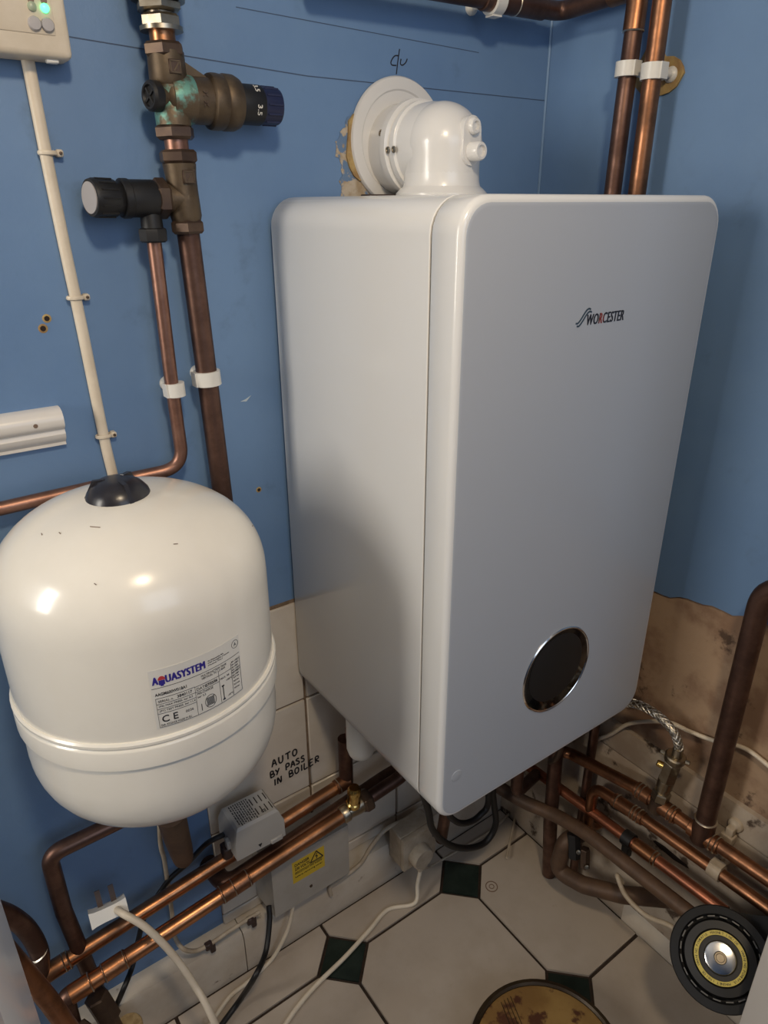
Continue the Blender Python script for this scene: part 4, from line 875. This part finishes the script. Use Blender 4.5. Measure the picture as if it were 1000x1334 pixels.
pa2 = tag(link_mesh('copper_pipe', cyl(NB(), P2(-0.410), P2(0.030), 0.0118, 20), 'copperbright', None, P2(-0.2)), 'bright copper pipe in front, lower of the two sloping runs, ending at the brass valve', 'pipe', 'copper pipes')
for a, b in ((-0.425, -0.395), (-0.380, -0.345), (-0.200, -0.150)):
    link_mesh('coupling', cyl(NB(), P2(a), P2(b), 0.0133, 20, bev=0.0008), 'copperbright' if a < -0.3 else 'copper', pa2)
rings(pa2, [(P2(x), (1, 0, 0.12)) for x in (-0.397, -0.378, -0.348, -0.197, -0.178, -0.153)], 0.0133)
link_mesh('elbow', tube(NB(), fillet([P2(-0.415), P2(-0.432), P2(-0.436) + Vector((0, -0.03, -0.22))], 0.022, 8), 0.0130, 18), 'copperdark', pa2)
pts = fillet([(-0.185, 0.0, -1.010), (-0.180, -0.060, -1.008), (-0.05, -0.062, -0.988), (0.13, -0.062, -0.962), (0.30, -0.07, -0.94)], 0.026, 8)
tag(link_mesh('copper_pipe', tube(NB(), pts, 0.0150, 20), 'copperdark', None, (0, -0.06, -0.98)), 'thick dull pipe behind the lower sloping run, curving into the wall', 'pipe', 'copper pipes')
# brass valve on P2 end
bv = thing('brass_valve', 'brass isolating valve with upright spindle at the end of the sloping pipe', 'valve', P2(0.04))
link_mesh('body', lathe(NB(), [(0.0135, 0), (0.0150, 0.003), (0.0150, 0.012), (0.0125, 0.014), (0.0150, 0.030), (0.0150, 0.042)], P2(0.022), (1, 0, 0.118), 24), 'nickel', bv)
bm = NB(); nut(bm, P2(0.062), P2(0.080), 0.0210, 0.3); link_mesh('union_nut', bm, 'bronze', bv)
link_mesh('spindle', lathe(NB(), [(0.0125, 0), (0.0125, 0.008), (0.0105, 0.010), (0.0105, 0.028), (0.0115, 0.029), (0.0115, 0.038), (0.0095, 0.041), (0.0085, 0.044), (0, 0.044)], P2(0.045) + Vector((0, -0.002, 0.010)), (0, -0.12, 1), 24), 'brassbright', bv)
tag(link_mesh('copper_pipe', tube(NB(), fillet([P2(0.078), P2(0.15), (0.20, -0.10, -0.88), (0.20, -0.10, -0.72)], 0.03, 8), 0.0118, 18), 'copperdark', None, P2(0.1)), 'dark copper pipe rising from the brass valve into the boiler', 'pipe', 'copper pipes')
# under the boiler, left: condensate trap and copper tail
tp = thing('condensate_trap', 'white plastic condensate trap under the left of the boiler', 'trap', (0.075, -0.085, -0.82))
link_mesh('cup', lathe(NB(), [(0, 0), (0.012, 0.001), (0.020, 0.008), (0.0235, 0.02), (0.0235, 0.112)], (0.058, -0.100, -0.838), (0, 0, 1), 28), 'white', tp)
tag(link_mesh('copper_pipe', cyl(NB(), (0.0584,-0.0500,-0.8378), Vector((0.0584,-0.0500,-0.8378)) + Vector((0.0, 0, -0.10)), 0.0125, 18), 'copperdark', None, (0.0584,-0.0500,-0.8378)), 'dark vertical pipe dropping from the boiler just left of the white trap', 'pipe', 'copper pipes')
ct = thing('tap_connector', 'reddish copper connector under the left edge of the boiler', 'fitting', (0.0696,-0.0500,-0.8827))
bm = NB(); c = Vector((0.0696,-0.0500,-0.8827)); lathe(bm, [(0.0145, 0), (0.0158, 0.002), (0.0140, 0.006), (0.0140, 0.05)], c + Vector((0.004, -0.004, 0.012)), (0, 0, 1), 22); link_mesh('sleeve', bm, 'copperred', ct)
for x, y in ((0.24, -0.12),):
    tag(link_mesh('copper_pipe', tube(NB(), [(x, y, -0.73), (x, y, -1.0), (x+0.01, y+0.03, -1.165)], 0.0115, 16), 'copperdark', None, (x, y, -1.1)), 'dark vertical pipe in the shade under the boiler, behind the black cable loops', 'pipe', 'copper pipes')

# ---------------------------------------------------------------- pipes at lower left
tag(link_mesh('copper_pipe', tube(NB(), fillet([(-0.25, -0.050, -0.789), (-0.404, -0.050, -0.792), (-0.404, -0.050, -0.90), (-0.388, -0.050, -1.11), (-0.384, -0.050, -1.17)], 0.020, 8), 0.0112, 20), 'copperdark', None, (-0.4, -0.05, -1.1)), 'dark copper pipe with a square elbow coming out below the vessel at left', 'pipe', 'copper pipes')
tag(link_mesh('copper_pipe', tube(NB(), [(-0.5599,-0.1000,-0.6533), (-0.5020,-0.1400,-0.6965), (-0.4776,-0.1600,-0.7652), (-0.4623,-0.1700,-0.8211), (-0.4470,-0.1800,-0.8804), (-0.4322,-0.1900,-0.9536), (-0.4150,-0.2000,-1.0433), (-0.4004,-0.1248,-1.2580)], 0.0112, 20), 'copper', None, (-0.4, -0.3, -1.1)), 'thick brown copper pipe nearest the camera in the lower left corner', 'pipe', 'copper pipes')
lv = thing('drain_elbow', 'dark brass drain elbow under the lower sloping pipe at left', 'fitting', (-0.41, -0.10, -1.10))
bm = NB(); nut(bm, (-0.395, -0.085, -1.045), (-0.385, -0.095, -1.095), 0.017, 0.2); nut(bm, (-0.425, -0.115, -1.05), (-0.418, -0.12, -1.10), 0.015, 0.1); link_mesh('body', bm, 'bronze', lv)
link_mesh('stem', cyl(NB(), (-0.386, -0.094, -1.09), (-0.372, -0.11, -1.20), 0.0115, 18), 'bronze', lv)
link_mesh('spout', lathe(NB(), [(0.008, 0), (0.010, 0.004), (0.010, 0.03), (0.007, 0.034)], (-0.405, -0.13, -1.085), (0.2, -0.5, -1), 16), 'brass', lv)
ck = thing('capped_pipe', 'short upright pipe stub with a tan cap at the bottom left edge', 'pipe', (-0.365, -0.10, FZ))
link_mesh('stub', cyl(NB(), (-0.365, -0.10, FZ), (-0.365, -0.10, -1.135), 0.0155, 22), 'copperdark', ck)
link_mesh('cap', lathe(NB(), [(0.0190, 0), (0.0205, 0.001), (0.0205, 0.018), (0.0190, 0.020), (0, 0.020)], (-0.365, -0.10, -1.146), (0, 0, 1), 28), 'cork', ck)
# brown stub under the vessel
st = [Vector((-0.2543,-0.1000,-0.7690)), Vector((-0.2480,-0.0850,-0.8229)), Vector((-0.2399,-0.0650,-0.8824)), Vector((-0.2352,-0.0500,-0.9145)), Vector((-0.2309,-0.0340,-0.9347))]
tag(link_mesh('pipe_stub', tube(NB(), st, [0.0195, 0.0185, 0.0165, 0.0150, 0.0140], 22), 'lagging', None, st[0]), 'fat brown pipe end under the vessel bending into the wall', 'pipe')
# white and black cables on the wall below the vessel
wc = [(-0.228, -0.007, -0.70), (-0.2531,-0.0070,-0.8910), (-0.2535,-0.0070,-0.9485), (-0.2552,-0.0080,-1.0065), (-0.2573,-0.0100,-1.0657), (-0.2620,-0.0180,-1.0992), (-0.2597,-0.0440,-1.1061), (-0.2424,-0.0460,-1.1281), (-0.2192,-0.0460,-1.1347), (-0.1773,-0.0450,-1.1326), (-0.1416,-0.0450,-1.1307), (-0.1227,-0.0450,-1.1303)]
tag(link_mesh('cable', tube(NB(), spline(wc, 8), 0.0036, 10), 'dirtycream', None, (-0.25, -0.01, -1.17)), 'dirty white cable down the wall under the vessel and along the skirting', 'cable')
bk = [(-0.170, -0.055, -0.905), (-0.1972,-0.0450,-0.9176), (-0.2192,-0.0100,-0.9766), (-0.2499,-0.0100,-0.9892), (-0.2787,-0.0200,-1.0023), (-0.3007,-0.0200,-1.0289), (-0.3169,-0.0250,-1.0633), (-0.3355,-0.0400,-1.0926), (-0.3604,-0.0600,-1.1082), (-0.3852,0.0048,-1.2500)]
tag(link_mesh('cable', tube(NB(), spline(bk, 8), 0.0042, 10), 'black', None, (-0.3, -0.03, -1.1)), 'black cable from the grey adaptor down behind the sloping pipes', 'cable')
for (c, lb) in (((-0.2173,-0.0410,-1.1365), 'brown cable clip on the skirting, left of the pair'), ((-0.1416,-0.0410,-1.1353), 'brown cable clip on the skirting, right of the pair')):
    t = thing('cable_clip', lb, 'clip', c, 'brown cable clips on the skirting'); c = Vector(c)
    bm = NB(); box(bm, c + Vector((-0.006, -0.010, -0.006)), c + Vector((0.006, 0, 0.007)), 0.0015, 1); box(bm, c + Vector((0.002, -0.008, -0.020)), c + Vector((0.011, 0.0, 0.002)), 0.0015, 1); link_mesh('block', bm, 'brownclip', t)

# ---------------------------------------------------------------- grey adaptor box
tr = thing('power_adaptor', 'grey plastic adaptor box with vent slots on top, resting on the copper pipes', 'adaptor', (-0.125, -0.05, -0.935))
x0, x1, y0, y1, zt, zb = -0.1675, -0.0845, -0.094, -0.026, -0.8735, -0.931
bm = NB()
lp = lambda i, z, s=0.0: [(x0+i, y0+i, z), (x1-i, y0+i, z), (x1-i, y1-i, z), (x0+i, y1-i, z)]
loft(bm, [lp(0.003, zb), lp(0.0, zb+0.003), lp(0.0005, zb+0.034), lp(0.006, zt-0.004), lp(0.0095, zt)])
link_mesh('case', bm, 'greybox', tr, sharp=25)
bm = NB()
for r_ in (0, 1):
    for k in range(4):
        xx = x1 - 0.036 + k*0.0078; yy = y1 - 0.017 - r_*0.022
        slab(bm, [(xx, yy, zt-0.0002), (xx+0.0016, yy, zt-0.0002), (xx+0.0016, yy-0.015, zt-0.0002), (xx, yy-0.015, zt-0.0002)], (0, 0, 0.0005))
link_mesh('vent_slot', bm, 'hole', tr)
bm = NB(); q = random.Random(5)
for r_ in range(9):
    xx = x0 + 0.014 + r_*0.0036; yy = y1 - 0.013
    while yy > y0 + 0.013:
        L = q.uniform(0.002, 0.006); slab(bm, [(xx, yy, zt-0.0002), (xx+0.0017, yy, zt-0.0002), (xx+0.0017, yy-L, zt-0.0002), (xx, yy-L, zt-0.0002)], (0, 0, 0.0004)); yy -= L + q.uniform(0.0008, 0.002)
t2 = text_bm('CE', 0.008, 0.006, 0.0004, 0.01); place(t2, (x1-0.030, y0+0.014, zt), (1, 0, 0), (0, 1, 0)); merge(bm, t2)
link_mesh('type_print', bm, 'ink', tr)
bm = NB(); box(bm, (x1-0.002, y0+0.010, zb+0.012), (x1+0.005, y0+0.022, zb+0.026), 0.0015, 1); box(bm, (x0-0.006, y0+0.020, zb+0.010), (x0+0.002, y0+0.032, zb+0.026), 0.0015, 1); box(bm, (x1-0.026, y0-0.003, zb+0.002), (x1-0.006, y0+0.003, zb+0.010), 0.001, 1); link_mesh('fixing_lug', bm, 'greybox', tr)
bm = NB(); slab(bm, [(x0+0.036, y0-0.001, zb+0.014), (x0+0.042, y0-0.001, zb+0.014), (x0+0.039, y0-0.001, zb+0.008)], (0, 0.0015, 0)); link_mesh('arrow_mark', bm, 'ink', tr)
cs = Vector((-0.172, -0.060, -0.925))
link_mesh('cord_grip', box(NB(), cs + Vector((-0.006, -0.010, -0.020)), cs + Vector((0.008, 0.010, 0.002)), 0.002, 1), 'brownclip', tr)

# ---------------------------------------------------------------- grey metal box with danger label
gb = thing('metal_enclosure', 'grey metal enclosure with a yellow danger label under the sloping pipes', 'box', (-0.03, -0.03, -1.13))
gx0, gx1, gy = -0.1040, 0.0480, -0.068
bm = NB(); loft(bm, [[(gx0-0.006, 0.0-0.0065, -1.135), (gx1, -0.0065, -1.135), (gx1, -0.0065, -1.015), (gx0-0.006, -0.0065, -1.015)], [(gx0, gy, -1.135), (gx1, gy, -1.135), (gx1, gy, -1.015), (gx0, gy, -1.015)]])
link_mesh('case', bm, 'greymetal', gb, sharp=20)
o = Vector((-0.0659,-0.0682,-1.0802)); o.y = gy - 0.0002; lw, lh = 0.0520, 0.0405; DS = 1.22
dl = link_mesh('danger_label', slab(NB(), [o, o + Vector((lw, 0, 0))*DS, o + Vector((lw, 0, lh))*DS, o + Vector((0, 0, lh))*DS], (0, 0.0003, 0)), 'yellow', gb)
pr = NB(); op = o + Vector((0, -0.0001, 0))
def dtext(s, x, z, w, h, b=0.015): merge(pr, place(text_bm(s, w, h, 0.0003, b), op + Vector((x, 0, z)), (1, 0, 0), (0, 0, 1)))
dtext('DANGER', 0.004, 0.0305, 0.0235, 0.0054); dtext('230 VOLTS', 0.004, 0.0230, 0.0235, 0.0052)
dtext('Disconnect the supply', 0.004, 0.0150, 0.0440, 0.0036, 0.0); dtext('before removing cover', 0.004, 0.0085, 0.0440, 0.0036, 0.0)
ribbon(pr, [(0.004, 0.0195), (0.048, 0.0195)], 0.0006, (1, 0, 0), (0, 0, 1), op, 0.0003)
for a, b in (((0.0285, 0.0220), (0.0495, 0.0220)), ((0.0495, 0.0220), (0.0390, 0.0390)), ((0.0390, 0.0390), (0.0285, 0.0220))): ribbon(pr, [a, b], 0.0017, (1, 0, 0), (0, 0, 1), op, 0.0003)
for a, b in (((0.0400, 0.0345), (0.0375, 0.0292)), ((0.0375, 0.0292), (0.0408, 0.0292)), ((0.0408, 0.0292), (0.0385, 0.0240))): ribbon(pr, [a, b], 0.0013, (1, 0, 0), (0, 0, 1), op, 0.0003)
xform(pr, lambda c: (o.x + (c.x-o.x)*DS, c.y, o.z + (c.z-o.z)*DS)); link_mesh('danger_print', pr, 'ink', dl)
link_mesh('cover_screw', lathe(NB(), [(0.003, 0), (0.0027, 0.0012), (0, 0.0016)], (-0.0324,-0.0682,-1.1091), (0, -1, 0), 12), 'bronze', gb)

# ---------------------------------------------------------------- flex outlet box with plug
so = thing('flex_outlet', 'dirty cream surface outlet box with a round plug, low on the skirting', 'outlet', (0.21, -0.04, -1.20))
sx0, sx1, sy, sz0, sz1 = 0.158, 0.236, -0.090, -1.192, -1.114
link_mesh('back_box', box(NB(), (sx0, sy+0.012, sz0), (sx1, -0.0405, sz1), 0.002, 1), 'dirtycream', so)
link_mesh('face_plate', box(NB(), (sx0-0.001, sy, sz0-0.001), (sx1+0.001, sy+0.012, sz1+0.001), 0.003, 2), 'dirtycream', so)
c = Vector((0.192, sy, -1.162))
pgm = link_mesh('plug', lathe(NB(), [(0.0235, -0.001), (0.0235, 0.016), (0.021, 0.020), (0, 0.020)], c, (0, -1, 0), 24), 'dirtycream', so)
link_mesh('plug_neck', box(NB(), c + Vector((-0.010, -0.018, -0.034)), c + Vector((0.010, -0.001, -0.012)), 0.004, 2), 'dirtycream', pgm)
bm = NB()
for dx in (0.066, 0.070): lathe(bm, [(0.002, 0), (0.002, 0.001)], (sx0+dx, sy, sz1-0.014 - (dx-0.066)*3), (0, -1, 0), 10)
link_mesh('screw', bm, 'hole', so)
cb = [c + Vector((0, -0.010, -0.030)), (0.180, -0.105, -1.225), (0.163, -0.118, -1.252), (0.1147,-0.0961,-1.2560), (0.0599,-0.1103,-1.2560), (-0.0058,-0.1275,-1.2540), (-0.0702,-0.1388,-1.2550), (-0.1192,-0.1528,-1.2560), (-0.1632,-0.1726,-1.2560)]
tag(link_mesh('cable', tube(NB(), spline(cb, 8), 0.0040, 10), 'cream', None, (0.0, -0.15, -1.256)), 'cream flex trailing across a dark floor tile from the outlet plug', 'cable')
tag(link_mesh('cable', tube(NB(), spline([c + Vector((0.01, -0.014, -0.028)), (0.2419,-0.0689,-1.2570), (0.3217,-0.0734,-1.2570), (0.4075,-0.0768,-1.2570), (0.4844,-0.0703,-1.2570), (0.38, -0.15, -1.25)], 8), 0.0026, 8), 'dirtycream', None, (0.25, -0.1, -1.257)), 'thin cream wire on the floor tiles under the boiler', 'cable')
# white cable along the top of the skirting, ending at a loose hook
tag(link_mesh('cable', tube(NB(), spline([(0.0198,-0.0450,-1.1970), (0.0191,-0.0450,-1.1737), (0.0475,-0.0460,-1.1690), (0.0877,-0.0460,-1.1590), (0.1113,-0.0460,-1.1324), (0.1490,-0.0440,-1.1128), (0.2121,-0.0400,-1.1202), (0.30, -0.042, -1.09), (0.36, -0.05, -1.0)], 8), 0.0040, 10), 'dirtycream', None, (0.1, -0.045, -1.15)), 'dirty white cable along the skirting top beside the metal enclosure, hooked at its end', 'cable')
tag(link_mesh('cable', tube(NB(), spline([(-0.0642,-0.0600,-1.1247), (-0.0716,-0.0600,-1.1684), (-0.0882,-0.0600,-1.2095), (-0.1161,-0.0540,-1.2550), (-0.1662,-0.0640,-1.2560), (-0.2032,-0.0691,-1.2560), (-0.2526,-0.0938,-1.2560)], 8), 0.0036, 10), 'cream', None, (-0.1, -0.07, -1.25)), 'cream cable dropping from under the metal enclosure to the floor', 'cable')
tag(link_mesh('cable', tube(NB(), spline([(-0.1117,-0.0620,-1.1050), (-0.1183,-0.0750,-1.1237), (-0.1406,-0.1000,-1.1534), (-0.1746,-0.1300,-1.1478), (-0.1939,-0.0963,-1.2350), (-0.2380,-0.1085,-1.2500), (-0.2951,-0.1363,-1.2500)], 8), 0.0046, 10), 'black', None, (-0.1, -0.07, -1.2)), 'black cable hanging from the left corner of the metal enclosure to the floor', 'cable')
# black loop under the boiler
tag(link_mesh('cable', tube(NB(), spline([(0.11, -0.15, -0.80), (0.1602,-0.1500,-0.9690), (0.1744,-0.1500,-1.0332), (0.2112,-0.1500,-1.0944), (0.2635,-0.1500,-1.1421), (0.3130,-0.1500,-1.1593), (0.3376,-0.1500,-1.1298), (0.3279,-0.1500,-1.0631), (0.28, -0.16, -0.85)], 8), 0.0062, 12), 'black', None, (0.2, -0.15, -1.0)), 'black cable loop hanging under the front of the boiler, the outer and lower one', 'cable')
tag(link_mesh('cable', tube(NB(), spline([(0.14, -0.16, -0.80), (0.1942,-0.1600,-0.9815), (0.2182,-0.1600,-1.0319), (0.2495,-0.1600,-1.0578), (0.2823,-0.1600,-1.0594), (0.3016,-0.1600,-1.0288), (0.26, -0.17, -0.85)], 8), 0.0058, 12), 'black', None, (0.2, -0.16, -0.95)), 'smaller black cable loop hanging inside the larger one', 'cable')

# ---------------------------------------------------------------- loose mains plug
pl = thing('mains_plug', 'white three-pin plug with dark pins lying on the copper pipe at left', 'plug', (-0.3519,-0.0750,-0.9122))
c = Vector((-0.3534,-0.0780,-0.9093)); dpv = Vector((-0.06, -0.72, 0.62)).normalized(); ax = Vector((0.97, -0.10, 0.03)); ax = (ax - dpv*ax.dot(dpv)).normalized(); upv = dpv.cross(ax).normalized()
if upv.z < 0: upv = -upv
bm = NB()
w, h, dd = 0.0245, 0.0105, 0.021
sec = []
for s, e in ((-1, 1.0), (-0.72, 0.86), (-0.3, 0.80), (0.3, 0.80), (0.72, 0.86), (1, 1.0)):
    o = c + ax*(w*s)
    sec.append([o + upv*h*e + dpv*dd, o - upv*h*e + dpv*dd, o - upv*h*e*1.05 - dpv*dd*0.8, o + upv*h*e*1.05 - dpv*dd*0.8])
loft(bm, sec); link_mesh('body', bm, 'white', pl, sharp=25)
for s in (-0.32, 0.42):
    o = c + ax*(w*s) - dpv*0.006 + upv*h*0.8
    bm = NB(); slab(bm, [o + ax*0.0036 + dpv*0.002, o - ax*0.0036 + dpv*0.002, o - ax*0.0036 - dpv*0.002, o + ax*0.0036 - dpv*0.002], upv*0.022); link_mesh('pin', bm, 'brownclip', pl)
fl0 = c + ax*0.010 + dpv*0.012
tag(link_mesh('cable', tube(NB(), spline([fl0, (-0.3405,-0.1150,-0.8834), (-0.3214,-0.1350,-0.9009), (-0.3038,-0.1500,-0.9356), (-0.2894,-0.1650,-0.9751), (-0.2794,-0.1800,-1.0099), (-0.2725,-0.2000,-1.0357), (-0.2648,-0.2200,-1.0993), (-0.2678,-0.2400,-1.1572)], 8), 0.0050, 12), 'cream', None, fl0), 'thick cream mains flex curving down from the loose plug', 'cable')
